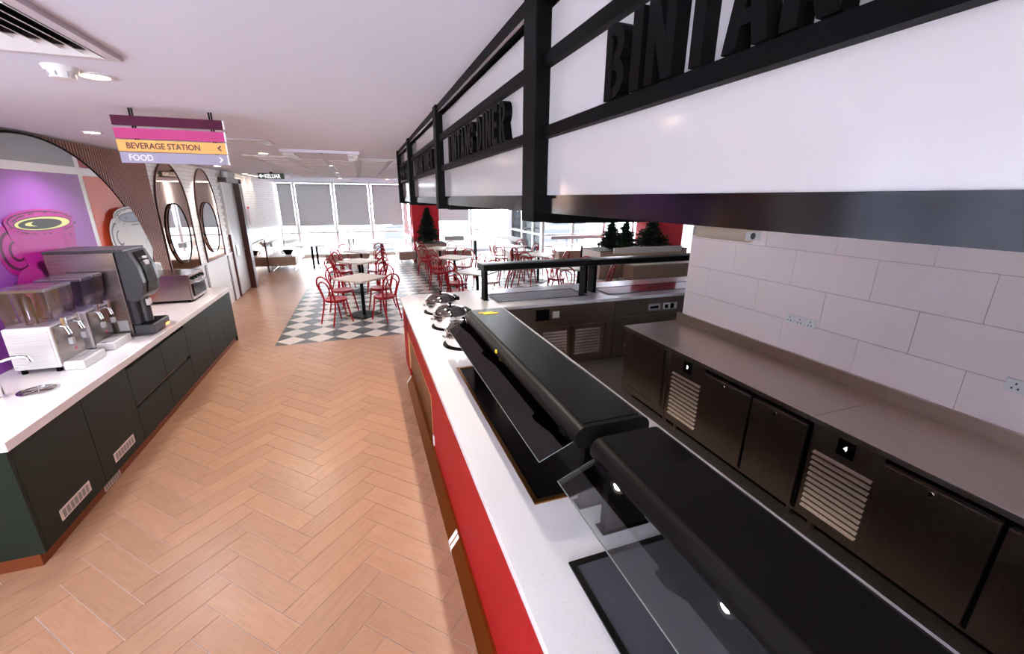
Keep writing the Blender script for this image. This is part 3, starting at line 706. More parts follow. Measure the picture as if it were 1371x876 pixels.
# ================================================================== SHOP SIGN BOXES
SX = .54
LET = {  # condensed capitals drawn in a 1 x 2 cell
 'I': [[(0, 0), (.34, 0), (.34, 2), (0, 2)]],
 'N': [[(0, 0), (.32, 0), (.32, 2), (0, 2)], [(.68, 0), (1, 0), (1, 2), (.68, 2)], [(.0, 2), (.36, 2), (1, 0), (.64, 0)]],
 'T': [[(.33, 0), (.67, 0), (.67, 2), (.33, 2)], [(0, 1.68), (1, 1.68), (1, 2), (0, 2)]],
 'A': [[(0, 0), (.31, 0), (.66, 2), (.34, 2)], [(1, 0), (.69, 0), (.34, 2), (.66, 2)], [(.2, .42), (.8, .42), (.8, .7), (.2, .7)]],
 'E': [[(0, 0), (.33, 0), (.33, 2), (0, 2)], [(.2, 0), (.9, 0), (.9, .32), (.2, .32)], [(.2, .86), (.82, .86), (.82, 1.16), (.2, 1.16)], [(.2, 1.68), (.9, 1.68), (.9, 2), (.2, 2)]]}
def arcband(cx, cy, ro, ri, a0, a1, sy=1, n=10):
    P = [(cx+ro*math.cos(a0+(a1-a0)*i/n), cy+ro*sy*math.sin(a0+(a1-a0)*i/n)) for i in range(n+1)]; Q = [(cx+ri*math.cos(a1+(a0-a1)*i/n), cy+ri*sy*math.sin(a1+(a0-a1)*i/n)) for i in range(n+1)]
    return [[P[i], P[i+1], Q[n-i-1], Q[n-i]] for i in range(n)]
st = [(0, 0), (.33, 0), (.33, 2), (0, 2)]
def bowl(y0, y1, x=.42, w=.32):
    cy, r = (y0+y1)/2, (y1-y0)/2; ro = .52
    P = []
    for i in range(8):
        a0, a1 = -PI/2+PI*i/8, -PI/2+PI*(i+1)/8
        P.append([(x+ro*math.cos(a0), cy+r*math.sin(a0)), (x+ro*math.cos(a1), cy+r*math.sin(a1)), (x+(ro-w)*math.cos(a1), cy+(r-.3)*math.sin(a1)), (x+(ro-w)*math.cos(a0), cy+(r-.3)*math.sin(a0))])
    return P+[[(.2, y0), (x, y0), (x, y0+.3), (.2, y0+.3)], [(.2, y1-.3), (x, y1-.3), (x, y1), (.2, y1)]]
LET['B'] = [st]+bowl(0, 1.1)+bowl(.9, 2, .4)
LET['D'] = [st]+[[(q[0]*1.06, q[1]) for q in p] for p in bowl(0, 2)]
LET['R'] = [st]+bowl(.85, 2)+[[(.36, .95), (.68, .95), (1.0, 0), (.68, 0)]]
LET['G'] = arcband(.5, 1.5, .5, .18, 0, PI, 1)+arcband(.5, .5, .5, .18, PI, 2*PI, 1)+[[(0, .5), (.32, .5), (.32, 1.5), (0, 1.5)], [(.68, 1.32), (1, 1.32), (1, 1.5), (.68, 1.5)], [(.68, .5), (1, .5), (1, 1.0), (.68, 1.0)], [(.5, .72), (1, .72), (1, 1.0), (.5, 1.0)]]
slabs = ['white lightbox fascia above the near hot counter lettered BINTANG DINER', 'white lightbox fascia lettered BINTANG DINER, second from the tiled kitchen wall', 'white lightbox fascia lettered BINTANG DINER, third from the tiled kitchen wall', 'white lightbox fascia at the dining-room end lettered BINTANG DINER']
posts = [-.42, 1.27, 2.91, 4.53, 5.75]
for k in range(4):
    y0, y1 = posts[k]+.05, posts[k+1]-.05
    t = thing('sign_box', slabs[k], 'sign', (.72, (y0+y1)/2, 2.16), 'lightbox fascias above the serving counter')
    bx(SX+.012, .905, y0, y1, 2.17, CZ-.001).obj('box_body', blk, t)
    for (z0, z1) in ((2.209, 2.368), (2.394, 2.55), (2.579, 2.69)): bx(SX, SX+.012, y0, y1, z0, z1).obj('white_panel', sign_w, t)
    for (z0, z1) in ((2.366, 2.396), (2.548, 2.581)): bx(SX-.022, SX+.012, y0, y1, z0, z1).obj('rail', blk, t)
    bx(SX-.006, SX+.012, y0, y1, 2.2, 2.209).obj('lower_lip', blk_gl, t); bx(SX-.012, SX+.012, y0, y1, 2.158, 2.2).obj('bottom_rail', blk_gl, t)
    bx(SX-.03, SX+.012, y0, y1, 2.705, CZ-.001).obj('top_rail', blk, t); bx(SX-.031, SX-.024, y0, y1, 2.700, 2.706).obj('top_trim', steel, t)
    # raised letters, read from the corridor: the text runs towards smaller y
    x = (y1-.345, y1-.29, y1-.29, y1-.05)[k]
    h = .134
    for ch in 'BINTANG DINER':
        if ch == ' ': x -= .045; continue
        w = .03 if ch == 'I' else .075
        b = B()
        for n_p, P in enumerate(LET[ch]): b.prism([(x-(q[0]/(.34 if ch == 'I' else 1))*w, 2.397+q[1]/2*h+(n_p % 3)*.0001) for q in P], 'x', SX-.028-n_p*.00015, SX-.0005)
        if k or x > -.25: b.obj('letter', blk, t)
        x -= w+.0165
for k, yp in enumerate(posts):
    lab = ['black steel hanger frame at the near end of the lightbox signs', 'black steel hanger frame between the first and second lightbox signs', 'black steel hanger frame between the second and third lightbox signs', 'black steel hanger frame between the third and fourth lightbox signs', 'black steel hanger frame at the dining-room end of the lightbox signs'][k]
    t = thing('hanger_frame', lab, 'frame', (.7, yp, 2.13), 'black frames between the lightbox signs')
    bx(SX-.045, SX+.03, yp-.048, yp+.048, 2.13, CZ).obj('front_post', blk, t, bevel=.003, seg=1)
    bx(SX+.03, .93, yp-.048, yp+.048, 2.125, 2.165).obj('bottom_bar', blk, t); bx(.9061, .93, yp-.048, yp+.048, 2.165, CZ).obj('back_post', blk, t)
for y, p_ in ((.2, .08), (1.0, .12), (1.85, .25), (2.45, .4), (3.3, .7), (4.1, .9), (5.1, 1.2)): downlight(.66, y, 'small downlight in the underside of the lightbox signs', p_, z=2.1695, grp='downlights under the lightbox signs', rad=.03)
# ================================================================== SERVING COUNTER
WZ = .89; CFX = .427; WX = .410; KE = 1.59; YB0 = 4.86; YB1 = 5.92
# worktop as one L with a rounded corner
rc = .22
Lp = [(WX, -.9), (KE, -.9), (KE, YB0-.02), (5.6, YB0-.02), (5.6, YB1)]+[(WX+rc+rc*math.cos(PI/2+PI/2*i/8), YB1-rc+rc*math.sin(PI/2+PI/2*i/8)) for i in range(9)]
o = B().prism(Lp, 'z', .85, WZ).obj('worktop', quartz, bevel=.003); tag(o, 'speckled white L-shaped worktop of the serving counter', 'worktop')
t = thing('serving_counter', 'red fronted serving counter with a bronze plinth along the corridor', 'counter', (1.0, 2.5, 0))
bx(CFX+.02, KE-.03, -.9, 5.6, .1, .85).obj('carcass', blk_sat, t)
for (a, b) in ((-.9, 1.02), (1.02, 2.13), (2.13, 3.27)): bx(CFX, CFX+.02, a+.0015, b-.0015, .1, .85).obj('red_panel', red_m, t)
bx(CFX, CFX+.02, 3.27, 5.3, .585, .85).obj('red_panel', red_m, t); bx(CFX, CFX+.02, 5.15, 5.6, .0, .85).obj('red_panel', red_m, t)
n_ = bx(CFX+.012, CFX+.02, 3.27, 5.15, .1, .585).obj('bronze_niche', M('niche_bronze', '8a6128', .28, 1, noise=(4, '6d4a1c'), stretch=(1, .3, 1)), t)
for (a, b, c, e) in ((3.27, 5.15, .575, .587), (3.27, 3.282, .1, .575), (5.138, 5.15, .1, .575)): bx(CFX-.004, CFX+.014, a, b, c, e).obj('niche_edge', M('niche_edge', 'd9a878', .35, .6), n_)
pl = B().prism([(.352, 0), (CFX+.03, 0), (CFX+.03, .1), (CFX-.01, .1), (.36, .012)] if 0 else [(.354, 0), (CFX+.03, 0), (CFX+.03, .1), (.354+.055, .1), (.354, .02)], 'y', -.9, 4.9).obj('bronze_plinth', bronze_k, t)
paper = M('masking_paper', 'efe6e2', .8)
for (a, b, z) in ((2.17, 2.2, .1), (2.215, 2.25, .1), (4.86, 4.9, .1)):
    B().prism([(.3525, .0), (.3535, .025), (.408, .104), (.41, .1035), (.356, .02), (.354, .0)], 'y', a, b).obj('masking_strip', paper, t)
bx(CFX-.012, CFX-.0, 3.2, 3.24, .15, .235).obj('door_latch', plastic_w, t, bevel=.004)
rcx = WX+.02
rcorner = [(CFX, 5.6)]+[(CFX+.2+.2*math.cos(PI-PI/2*i/8), 5.7+.2*math.sin(PI-PI/2*i/8)) for i in range(9)]+[(CFX+.5, 5.9), (CFX+.5, 5.6)]
B().prism(rcorner, 'z', 0, .85).obj('rounded_corner', red_m, t)
# back leg of the counter
t = thing('back_counter', 'stainless kitchen side of the counter with louvred doors', 'counter', (3.4, 5.4, 0))
bx(KE-.025, 5.6, YB0+.02, YB1-.03, .0, .85).obj('carcass', steel_d, t)
bx(KE-.02, 3.22, YB0, YB0+.02, .56, .845).obj('fascia', steel_d, t); bx(3.235, 5.5, YB0-.01, YB0+.02, .62, .845).obj('fascia', steel_d, t)
bx(3.235, 5.5, YB0-.002, YB0+.02, 0.02, .60).obj('lower_panel', steel_d, t)
bx(3.1, 3.22, YB0, YB0+.02, .02, .55).obj('stile', steel_d, t)
for (a, b) in ((2.10, 2.56), (2.58, 3.08)):
    dr = B().ringprism(rect(a, b, .02, .55), rect(a+.05, b-.05, .1, .5), 'y', YB0, YB0+.02).obj('louvred_door', steel_d, t)
    for q in range(9):
        z = .12+q*.042
        B().prism([(YB0+.002, z), (YB0+.018, z+.026), (YB0+.018, z+.03), (YB0+.002, z+.004)], 'x', a+.05, b-.05).obj('louvre', steel_k, dr)
bx(1.60, 2.08, YB0, YB0+.02, .02, .55).obj('plain_door', steel_d, t)
bx(2.04, 2.23, YB0-.008, YB0, .66, .81).obj('control_panel', blk_gl, t); bx(2.28, 2.375, YB0-.008, YB0, .68, .77).obj('wall_socket', plastic_w, t)
s1 = bx(3.78, 3.98, YB0-.018, YB0-.01, .66, .755).obj('isolator', plastic_g, t); bx(3.81, 3.95, YB0-.021, YB0-.018, .69, .725).obj('switch', blk, s1)
s2 = bx(4.04, 4.28, YB0-.018, YB0-.01, .66, .755).obj('socket_plate', plastic_w, t); bx(4.06, 4.12, YB0-.021, YB0-.018, .68, .735).obj('socket', blk, s2); bx(4.16, 4.22, YB0-.021, YB0-.018, .67, .745).obj('socket', blk, s2)
bx(3.43, 3.49, YB0-.01, YB0-.002, .14, .22).obj('floor_socket', plastic_w, t)
# --- hot plates
def hotplate(x0, x1, y0, y1, lab, split=None, trim=None, m=blk_gl):
    t = thing('hot_plate', lab, 'hot plate', ((x0+x1)/2, (y0+y1)/2, WZ), 'drop-in glass hot plates')
    B().ringprism(rect(x0, x1, y0, y1), rect(x0+.022, x1-.022, y0+.022, y1-.022), 'z', WZ+.0005, WZ+.009).obj('frame', trim or blk_sat, t)
    ps = [y0+.022]+([split] if split else [])+[y1-.022]
    for a, b in zip(ps[:-1], ps[1:]): bx(x0+.022, x1-.022, a+.001, b-.001, WZ+.0005, WZ+.005).obj('glass_plate', m, t)
slate = M('slate_glass', '4a4d50', .1, coat=.4)
hotplate(.615, 1.2, 1.43, 3.085, 'long black glass hot plate with two panes beside the chafing pots', 2.1, glow_tr)  # frame colour carries the orange light along the plate's edges
hotplate(.615, 1.2, -.6, 1.097, 'dark glass hot plate at the near end of the counter', None, blk_sat, M('dark_glass', '4a4b53', .12, coat=.5))  # glass base greyed to paint in the ceiling's reflection
hotplate(1.6, 2.92, 5.1, 5.6, 'grey glass hot plate on the back counter next to the corner', None, slate, slate)
hotplate(3.25, 5.0, 5.06, 5.52, 'long grey glass hot plate at the tiled-wall end of the back counter', None, slate, slate)
# --- heated gantries along the corridor counter
def gantry(x0, x1, y0, y1, lab, topm, gy0, gy1, glass, tex):
    t = thing('heated_gantry', lab, 'food gantry', ((x0+x1)/2, (y0+y1)/2, WZ), 'black food gantries along the corridor')
    zt, zb = 1.305, 1.205
    prof = rrect(x0, x1, zb, zt, .048, 8)
    B().prism(prof, 'y', y0, y1).obj('canopy', topm, t, smooth=True)
    bx(x0+.045, x1-.045, y0+.025, y1-.025, zt, zt+.004).obj('top_sheet', tex, t)
    bx(x0+.06, x1-.06, y0+.08, y1-.08, zb-.012, zb).obj('heater_tray', steel_d, t)
    for y in (y0+.02, y1-.06):
        po = bx(x0+.06, x0+.25, y, y+.04, WZ+.006, zb).obj('post', blk, t)
        bx(x0+.045, x0+.265, y-.012, y+.052, WZ+.0005, WZ+.006).obj('foot_plate', blk, po)
    # sloping glass guard on the customer side
    gx, gz = (x0-.145, 1.165)
    B().prism([(x0+.02, 1.235), (gx, gz), (gx, gz-.006), (x0+.02, 1.229)], 'y', gy0, gy1).obj('glass_guard', glass, t)
    for y in (gy0+.05, gy1-.1): bx(x0-.008, x0+.02, y, y+.06, 1.215, 1.245).obj('glass_clamp', blk_gl, t)
    B().tube([(gx, gy0, gz-.003), (gx, gy1, gz-.003)], .0022, 6).obj('glass_edge', M('glass_edge', '6d7674', .3), t)
    B().tube([(gx, gy0+.001, gz-.003), (x0+.02, gy0+.001, 1.232)], .0022, 6).obj('glass_edge', MATS['glass_edge'], t)
    B().tube([(gx, gy1-.001, gz-.003), (x0+.02, gy1-.001, 1.232)], .0022, 6).obj('glass_edge', MATS['glass_edge'], t)
    return t
g1 = gantry(.745, 1.105, 1.33, 3.30, 'textured black heated gantry with yellow tape on its far end', blk_sat, 1.36, 3.28, glass_s, blk_tex)
for (a, b, c, e) in ((.83, .95, 3.16, 3.19), (.86, .985, 3.12, 3.155)): bx(a, b, c, e, 1.3092, 1.3105).obj('yellow_tape', yellow, g1)
bx(.737, .7445, 2.4, 2.42, 1.25, 1.27).obj('yellow_sticker', yellow, g1)
gantry(.765, 1.105, -.75, 1.245, 'smooth black heated gantry with clear glass guard at the near end of the counter', M('black_leatherette', '070506', .5, spec=.2), -.73, 1.225, glass_c, M('black_leatherette', '070506', .5, spec=.2))
# --- back gantries
def gantry_back(x0, x1, lab, posts_):
    t = thing('heated_gantry', lab, 'food gantry', ((x0+x1)/2, 5.4, WZ), 'black food gantries on the back counter')
    B().prism(rrect(5.2, 5.5, 1.29, 1.37, .035, 6), 'x', x0, x1).obj('canopy', blk_sat, t, smooth=True)
    bx(x0+.1, x1-.1, 5.25, 5.45, 1.28, 1.29).obj('heater_tray', steel_d, t)
    for x in posts_:
        po = bx(x-.022, x+.022, 5.25, 5.42, WZ+.006, 1.29).obj('post', blk, t); bx(x-.035, x+.035, 5.24, 5.43, WZ+.0005, WZ+.006).obj('foot_plate', blk, po)
    B().prism([(5.48, 1.30), (5.66, 1.235), (5.66, 1.229), (5.48, 1.294)], 'x', x0+.03, x1-.03).obj('glass_guard', glass_c, t)
    B().tube([(x0+.03, 5.66, 1.232), (x1-.03, 5.66, 1.232)], .004, 6).obj('glass_edge', MATS['glass_edge'], t)
gantry_back(1.44, 3.02, 'black heated gantry at the corner end of the back counter', (1.485, 2.975)); gantry_back(3.05, 5.15, 'black heated gantry at the tiled-wall end of the back counter', (3.12, 5.1))
# --- chafing pots
def pot(x, y, lab, rot):
    t = thing('chafing_pot', lab, 'pot', (x, y, WZ), 'round chafing pots')
    B().lathe([(.185, 0), (.205, 0), (.205, .006), (.185, .006)], (x, y, WZ+.0005), 40).obj('base_ring', blk, t)
    B().lathe([(.16, .004), (.178, .02), (.18, .115), (.186, .12), (.186, .128), (.178, .128)], (x, y, WZ+.0005), 40).obj('pan', chrome, t, smooth=True)
    ld = B().lathe([(.186, .128), (.186, .142), (.176, .146)], (x, y, WZ+.001), 40).obj('lid_rim', chrome, t, smooth=True)
    B().lathe([(.176, .146), (.165, .172), (.13, .2), (.07, .216), (.0, .22)], (x, y, WZ+.001), 40).obj('glass_lid', glass_l, ld, smooth=True)
    B().lathe([(.012, .219), (.01, .235), (.022, .245), (.02, .256), (.004, .26)], (x, y, WZ+.001), 16).obj('lid_knob', blk, ld, smooth=True)
    c, s = math.cos(rot), math.sin(rot)
    q = [(.13, -.07), (.21, -.075), (.215, .075), (.13, .07)]
    B().prism([(x+a*c-b*s, y+a*s+b*c) for a, b in q], 'z', WZ+.13, WZ+.17).obj('hinge_block', blk, t)
    q = [(-.215, -.04), (-.178, -.05), (-.178, .05), (-.215, .04)]
    B().prism([(x+a*c-b*s, y+a*s+b*c) for a, b in q], 'z', WZ+.085, WZ+.1).obj('front_handle', chrome, t)
pot(.82, 4.9, 'round chafing pot at the rounded corner of the serving counter', .2); pot(.81, 4.27, 'middle round chafing pot between the other two pots', .2); pot(.82, 3.66, 'round chafing pot right beside the black gantry', .2)
# ================================================================== KITCHEN FRIDGE COUNTERS
def fx(a, b, z0, z1, d=.012, x=2.69): return bx(x-d, x, a, b, z0, z1)
def fridge(y0, y1, lab, modules, dig):
    t = thing('fridge_counter', lab, 'fridge', (3.05, (y0+y1)/2, 0), 'stainless undercounter fridges')
    bx(2.70, XR-.002, y0, y1, .1, .81).obj('carcass', steel_d, t)
    for y in (y0+.08, y1-.08):
        for x in (2.78, 3.3): B().lathe([(.025, 0), (.02, .1)], (x, y, 0), 12).obj('foot', steel_k, t)
    bx(2.66, XR-.001, y0, y1, .812, .85).obj('counter_top', steel_k, t, bevel=.003)
    bx(XR-.03, XR-.001, y0, y1, .85, .945).obj('upstand', steel_k, t)
    for kind, a, b in modules:
        if kind == 'louvre':
            pn = fx(a, b, .12, .8, .006, 2.70).obj('machine_panel', steel_d, t)
            for q in range(11):
                z = .185+q*.0415
                B().prism([(2.676, z), (2.6935, z+.017), (2.6935, z+.021), (2.676, z+.004)], 'y', a+.03, b-.03).obj('louvre', steel_k, pn)
            dp = bx(2.688, 2.694, (a+b)/2-.05, (a+b)/2+.05, .675, .785).obj('display', blk_gl, pn)
            text_mesh(dig, .042, .001, M('digit', 'ffffff', .5, emit=('ffffff', 2.5)), lambda x, y, z, c=(a+b)/2: (2.688-z, c+.012-x, .718+y), 'digit', dp, .0005)
        elif kind == 'door':
            dr = fx(a+.012, b-.012, .14, .765, .03, 2.70).obj('door', steel_d, t, bevel=.002, seg=1)
            B().tube([(2.67, (a+b)/2+.02, .735), (2.664, (a+b)/2+.02, .735)], .012, 12).obj('lock', chrome, dr)
            bx(2.685, 2.6985, a-.008, a+.01, .13, .8).obj('gasket_gap', blk_gl, t); bx(2.69, 2.6985, a, b, .768, .8).obj('handle_recess', blk_gl, t)
        else:
            dr = fx(a+.01, b-.01, .18, .8, .012, 2.70).obj('door', steel_d, t)
            bx(2.676, 2.688, a+.05, a+.075, .2, .79).obj('pull_strip', steel, dr); fx(a, b, .1, .17, .008, 2.70).obj('plinth', steel_d, t)
fridge(1.651, 3.04, 'stainless undercounter fridge with louvred panel next to the plain cupboard', (('louvre', 2.6, 3.02), ('door', 2.11, 2.6), ('door', 1.66, 2.11)), '3')
fridge(-.1, 1.649, 'stainless undercounter fridge whose display shows 4', (('louvre', 1.23, 1.64), ('door', .73, 1.23), ('door', .2, .73)), '4')
fridge(3.042, 3.8, 'plain stainless cupboard at the end of the tiled wall', (('plain', 3.05, 3.79),), '')
def socket(y0, n, z0, lab):
    t = thing('wall_socket', lab, 'socket', (XR-.006, y0+n*.045, z0))
    for k in range(n):
        p = bx(XR-.01, XR, y0+k*.09, y0+k*.09+.087, z0, z0+.075).obj('plate', plastic_w, t, bevel=.002, seg=1)
        for (dy, dz) in ((.043, .05), (.03, .022), (.056, .022)): bx(XR-.0108, XR-.01, y0+k*.09+dy-.004, y0+k*.09+dy+.004, z0+dz-.006, z0+dz+.006).obj('pin_hole', plastic_d, p)
        bx(XR-.013, XR-.01, y0+k*.09+.015, y0+k*.09+.03, z0+.05, z0+.068).obj('switch', plastic_w, p)
socket(2.245, 3, 1.19, 'triple white wall socket on the tiled kitchen wall'); socket(1.05, 1, 1.165, 'single white wall socket above the stainless upstand')
t = thing('paper_roll_holder', 'paper towel roll mounted high on the tiled kitchen wall', 'paper roll', (3.31, 3.22, 1.88))
B().tube([(3.31, 2.93, 1.885), (3.31, 3.55, 1.885)], .062, 24).obj('paper_roll', M('kraft_paper', 'cdb9a6', .7), t, smooth=True)
for y in (2.90, 3.555): bx(3.25, XR, y, y+.025, 1.845, 1.925).obj('bracket', plastic_w if y < 3 else plastic_g, t)
B().tube([(3.31, 2.899, 1.885), (3.31, 2.93, 1.885)], .03, 16).obj('end_cap', plastic_d, t)
# ================================================================== DINING AREA
def make_table():
    t = thing('cafe_table', 'x', 'table', (0, 0, 0), 'square cafe tables with black pedestals'); h = .365
    B().prism(rrect(-h, h, -h, h, .02, 3), 'z', .71, .74).obj('table_top', tabletop, t, bevel=.003, seg=1)
    B().lathe([(.032, .012), (.032, .7), (.1, .7), (.1, .71)], (0, 0, 0), 16).obj('column', blk, t, smooth=True); bx(-.24, .24, -.24, .24, 0, .012).obj('base_plate', blk, t)
    return t
def make_chair():
    t = thing('bentwood_chair', 'x', 'chair', (0, 0, 0), 'red bentwood-style chairs')
    B().lathe([(.17, .435), (.195, .438), (.2, .45), (.19, .458), (.0, .452)], (0, 0, 0), 28).obj('seat', red_ch, t, smooth=True)
    B().tube([(.175*math.cos(a), .175*math.sin(a), .42) for a in [2*PI*i/20 for i in range(20)]], .012, 6, True).obj('seat_ring', red_ch, t, smooth=True)
    for s in (-1, 1): B().tube([(s*.14, .11, .43), (s*.15, .14, .25), (s*.17, .19, 0)], [.015, .015, .013], 7).obj('leg', red_ch, t, smooth=True)
    for s in (-1, 1): B().tube([(s*.155, -.13, .45), (s*.16, -.15, .3), (s*.175, -.23, 0)], [.015, .015, .013], 7).obj('leg', red_ch, t, smooth=True)
    P = [(-.155, -.13, .44), (-.175, -.17, .6), (-.19, -.21, .72)]+[(-.19*math.cos(PI*i/10), -.21-.03*math.sin(PI*i/10), .72+.16*math.sin(PI*i/10)) for i in range(1, 10)]+[(.19, -.21, .72), (.175, -.17, .6), (.155, -.13, .44)]
    B().tube(P, .0145, 7).obj('back_hoop', red_ch, t, smooth=True)
    P = [(-.09, -.165, .45), (-.12, -.19, .6), (-.13, -.21, .68)]+[(-.13*math.cos(PI*i/8), -.21-.02*math.sin(PI*i/8), .68+.11*math.sin(PI*i/8)) for i in range(1, 8)]+[(.13, -.21, .68), (.12, -.19, .6), (.09, -.165, .45)]
    B().tube(P, .012, 6).obj('inner_hoop', red_ch, t, smooth=True)
    B().tube([(-.15, .12, .3), (0, .03, .39), (.15, .12, .3)], .007, 5).obj('brace', red_ch, t, smooth=True)
    return t
tb0, ch0 = make_table(), make_chair(); used = [0, 0]
rows_ = {-.1: 'oak-floor-row', 2.2: 'middle-row', 4.5: 'bay-row'}
side_ = ['counter and brick-wall', 'counter and kitchen', 'window and brick-wall', 'window and kitchen']
ordn = ['nearest the counter', 'second from the counter', 'farthest from the counter']
for X in (-.1, 2.2, 4.5):
    for k, Y in enumerate((8.45, 10.78, 12.93)):
        X2 = X+{(-.1): (0, -.03, .02)}.get(X, (0, 0, 0))[k]; Yq = Y-(.15 if X > 4 else 0)
        lab = 'square %s cafe table with black pedestal, %s' % (rows_[X], ordn[k])
        if not used[0]: T = tb0; T.location = (X2, Yq, 0); T.rotation_euler = (0, 0, PI/4); T['label'] = lab; used[0] = 1
        else: dup(tb0, (X2, Yq, 0), PI/4, lab)
        for j, (dx, dy) in enumerate(((-.455, -.43), (.39, -.44), (-.36, .36), (.35, .36))):
            jx, jy = (random.uniform(-.04, .04), random.uniform(-.04, .04)) if (X, k) != (-.1, 0) else (0, 0)
            a = math.atan2(dy, dx)+PI/2+random.uniform(-.12, .12)     # chair front (+y) points to the table
            lab = 'red bentwood-style chair, %s side of the %s cafe table %s' % (side_[j], rows_[X], ordn[k].replace('the ', ''))
            if not used[1]: T = ch0; T.location = (X2+dx+jx, Yq+dy+jy, 0); T.rotation_euler = (0, 0, a); T['label'] = lab; used[1] = 1
            else: dup(ch0, (X2+dx+jx, Yq+dy+jy, 0), a, lab)
def long_table(x0, x1, y0, y1, lab, cols):
    t = thing('window_table', lab, 'table', ((x0+x1)/2, (y0+y1)/2, 0), 'white tables by the window benches')
    bx(x0, x1, y0, y1, .715, .74).obj('table_top', bench_w, t)
    for (x, y) in cols:
        B().tube([(x, y, .012), (x, y, .715)], .035, 12).obj('column', blk, t); bx(x-.27, x+.27, y-.05, y+.05, 0, .012).obj('foot_plate', blk, t)
long_table(-2.0, -1.15, 14.62, 16.3, 'white two-pedestal table beside the brick-wall bench', ((-1.57, 15.0), (-1.52, 15.95)))
long_table(.23, 1.02, 14.85, 16.4, 'white two-pedestal table between the wooden benches', ((.62, 15.2), (.62, 16.1)))
long_table(3.72, 4.45, 15.0, 17.0, 'white two-pedestal table by the window right of the red column', ((3.95, 15.3), (4.25, 16.7)))
long_table(6.55, 7.9, 12.25, 12.95, 'white two-pedestal table in front of the bay bench', ((6.9, 12.6), (7.55, 12.6)))
def bench(x0, x1, y0, y1, lab, z=.17, solid=False):
    t = thing('wooden_bench', lab, 'bench', ((x0+x1)/2, (y0+y1)/2, 0), 'wooden bench seats with pale tops')
    bx(x0, x1, y0, y1, .02 if solid else z, .43).obj('wood_body', wood_b, t, bevel=.01); bx(x0-.002, x1+.002, y0-.002, y1+.002, .43, .45).obj('seat_top', bench_w, t)
    if solid: bx(x0+.04, x1-.04, y0+.04, y1-.04, 0, .02).obj('plinth', blk, t)
    else:
        for x in (x0+.06, x1-.06): B().tube([(x, y0+.08, z), (x, y0+.08, .012), (x, y1-.08, .012), (x, y1-.08, z)], .012, 6).obj('sled_leg', chrome, t)
    return t
def backrest(t, p0, p1, z0=.72, z1=.88, n=4, m=None):
    p0, p1 = Vector(p0), Vector(p1); d = (p1-p0); nrm = Vector((-d.y, d.x)).normalized()*.03
    B().prism([tuple(p0-nrm), tuple(p1-nrm), tuple(p1+nrm), tuple(p0+nrm)], 'z', z0, z1).obj('back_pad', m or bench_w, t)
    for k in range(n):
        c = p0+d*((k+.5)/n); B().tube([(c.x, c.y, .45), (c.x, c.y, z0)], .01, 6).obj('back_post', chrome, t)
b = bench(-2.76, -2.02, 14.52, 16.7, 'wooden bench with a black bowl against the white brick wall'); backrest(b, (-2.66, 14.7), (-2.66, 16.6), .74, .86); backrest(b, (-2.45, 15.6), (-2.1, 16.65), .72, .84, 3)
b = bench(-1.17, .17, 14.7, 17.3, 'wooden island bench between two white window tables'); backrest(b, (-.45, 15.3), (-.45, 17.2), .72, .86); backrest(b, (-.3, 15.3), (-.3, 17.2), .72, .86)
b = bench(1.13, 1.68, 14.72, 17.0, 'wooden bench beside the red column'); backrest(b, (1.6, 14.8), (1.6, 16.9))
b = bench(2.72, 3.6, 14.6, 15.4, 'short wooden bench beside the planter of the lone tree'); backrest(b, (2.8, 15.3), (3.5, 15.3), n=3)
b = bench(4.75, 5.6, 13.7, 16.0, 'pale wooden bench with backrest beside the glazed return wall'); backrest(b, (5.2, 13.8), (4.9, 15.9))
b = bench(6.4, 8.4, 13.3, 13.9, 'pale wooden bench along the bay window'); backrest(b, (6.35, 13.85), (8.4, 13.85), .80, .92, 5)
b = bench(6.97, 9.3, 9.72, 10.22, 'low solid wooden bench in front of the tree planter', solid=True); backrest(b, (6.6, 10.2), (8.9, 10.2), .72, .88, 6)
# bowl on bench
t = thing('black_bowl', 'black bowl with handle on the wooden bench by the brick wall', 'bowl', (-2.28, 15.1, .45))
B().lathe([(.07, 0), (.09, .005), (.14, .1), (.15, .14), (.135, .14), (.08, .02), (0, .015)], (-2.28, 15.1, .45), 24).obj('vessel', blk, t, smooth=True); B().tube([(-2.42, 15.1, .56), (-2.48, 15.1, .53), (-2.42, 15.1, .48)], .012, 6).obj('handle', blk, t)
# notice and switch on brick wall
o = bx(XL+.013, XL+.03, 13.05, 13.25, 1.5, 1.95).obj('wall_notice', M('notice', 'e0d6da', .5)); tag(o, 'narrow notice with red header on the white brick wall', 'notice'); bx(XL+.03, XL+.032, 13.05, 13.25, 1.9, 1.95).obj('header', red_wall, o)
o = bx(XL+.013, XL+.03, 12.55, 12.8, 1.28, 1.45).obj('wall_switch', plastic_w); tag(o, 'white switch plate on the brick wall beside the door', 'switch'); bx(XL+.03, XL+.036, 12.6, 12.67, 1.32, 1.41).obj('rocker', plastic_g, o)
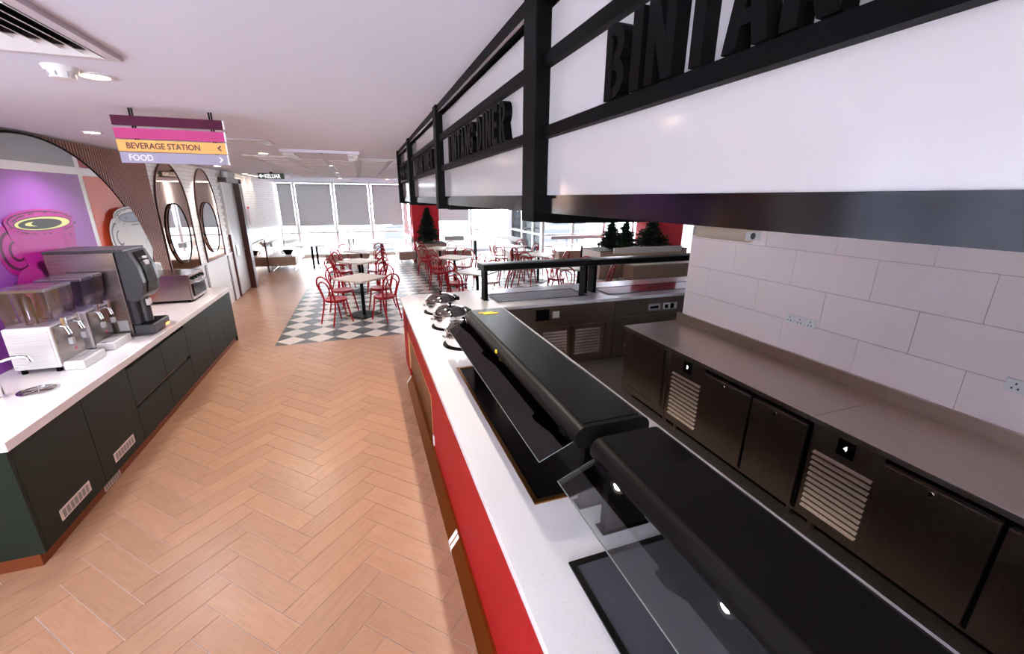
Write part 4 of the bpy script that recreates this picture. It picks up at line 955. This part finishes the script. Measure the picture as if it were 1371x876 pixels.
# planters and trees
def planter(x0, x1, y0, y1, h, lab):
    t = thing('wooden_planter', lab, 'planter', ((x0+x1)/2, (y0+y1)/2, 0), 'wooden planters')
    B().ringprism(rect(x0, x1, y0, y1), rect(x0+.03, x1-.03, y0+.03, y1-.03), 'z', 0, h).obj('box', wood_b, t); bx(x0+.03, x1-.03, y0+.03, y1-.03, h-.1, h).obj('soil', soil_m, t)
    B().tube([(x0, y0, h-.01), (x1, y0, h-.01), (x1, y1, h-.01), (x0, y1, h-.01)], .012, 6, True).obj('top_rail', blk, t)
planter(1.75, 2.68, 14.45, 15.2, .74, 'wooden planter holding the lone dark tree'); planter(6.3, 9.3, 10.4, 11.45, .78, 'long wooden planter holding the row of dark trees')
def tree(x, y, z, h, r, lab, seed):
    rn = random.Random(seed); t = thing('fir_tree', lab, 'tree', (x, y, z), 'small dark fir trees in planters')
    B().tube([(x, y, z), (x, y, z+h*.95)], [.025, .006], 7).obj('trunk', trunk_m, t)
    b = B(); tiers = 17
    for i in range(tiers):
        f = i/(tiers-1); zz = z+h*(.1+.86*f); R = r*(1-f)**.8+.03
        for j in range(int(15-9*f)):
            a = 2*PI*rn.random(); L = R*rn.uniform(.5, 1.25); droop = rn.uniform(-.02, .16)*L
            d = Vector((math.cos(a), math.sin(a), 0)); s0 = Vector((x, y, zz+rn.uniform(-.03, .03)))
            for k in range(9):                      # needle sprays along the branch
                u = (k+1.2)/9.5; p = s0+d*L*u+Vector((0, 0, droop*u*(1.4-u))); sz = (.1*(1-.4*u)+.02)*(.65+.5*(1-f))*h
                for q in range(3):
                    e = Vector((rn.gauss(0, 1), rn.gauss(0, 1), rn.gauss(0, .6))).normalized(); e = (e+d*.9).normalized(); w = e.cross(Vector((rn.gauss(0, 1), rn.gauss(0, 1), 1))).normalized()*sz*.2
                    n0 = len(b.v); b.v += [tuple(p-w), tuple(p+e*sz*.55-w*.9), tuple(p+e*sz), tuple(p+e*sz*.55+w*.9), tuple(p+w)]; b.f.append((n0, n0+1, n0+2, n0+3, n0+4))
    stuff(b.obj('foliage', leaf_m, t))
tree(2.14, 14.8, .741, 1.14, .33, 'lone dark fir tree in a planter before the red column', 1)
tree(6.85, 10.8, .781, .82, .3, 'dark fir tree at the window end of the long planter', 2); tree(7.45, 10.95, .781, .8, .3, 'dark fir tree in the middle of the long planter', 3); tree(8.25, 10.8, .781, .94, .48, 'broadest dark fir tree in the long planter', 4)
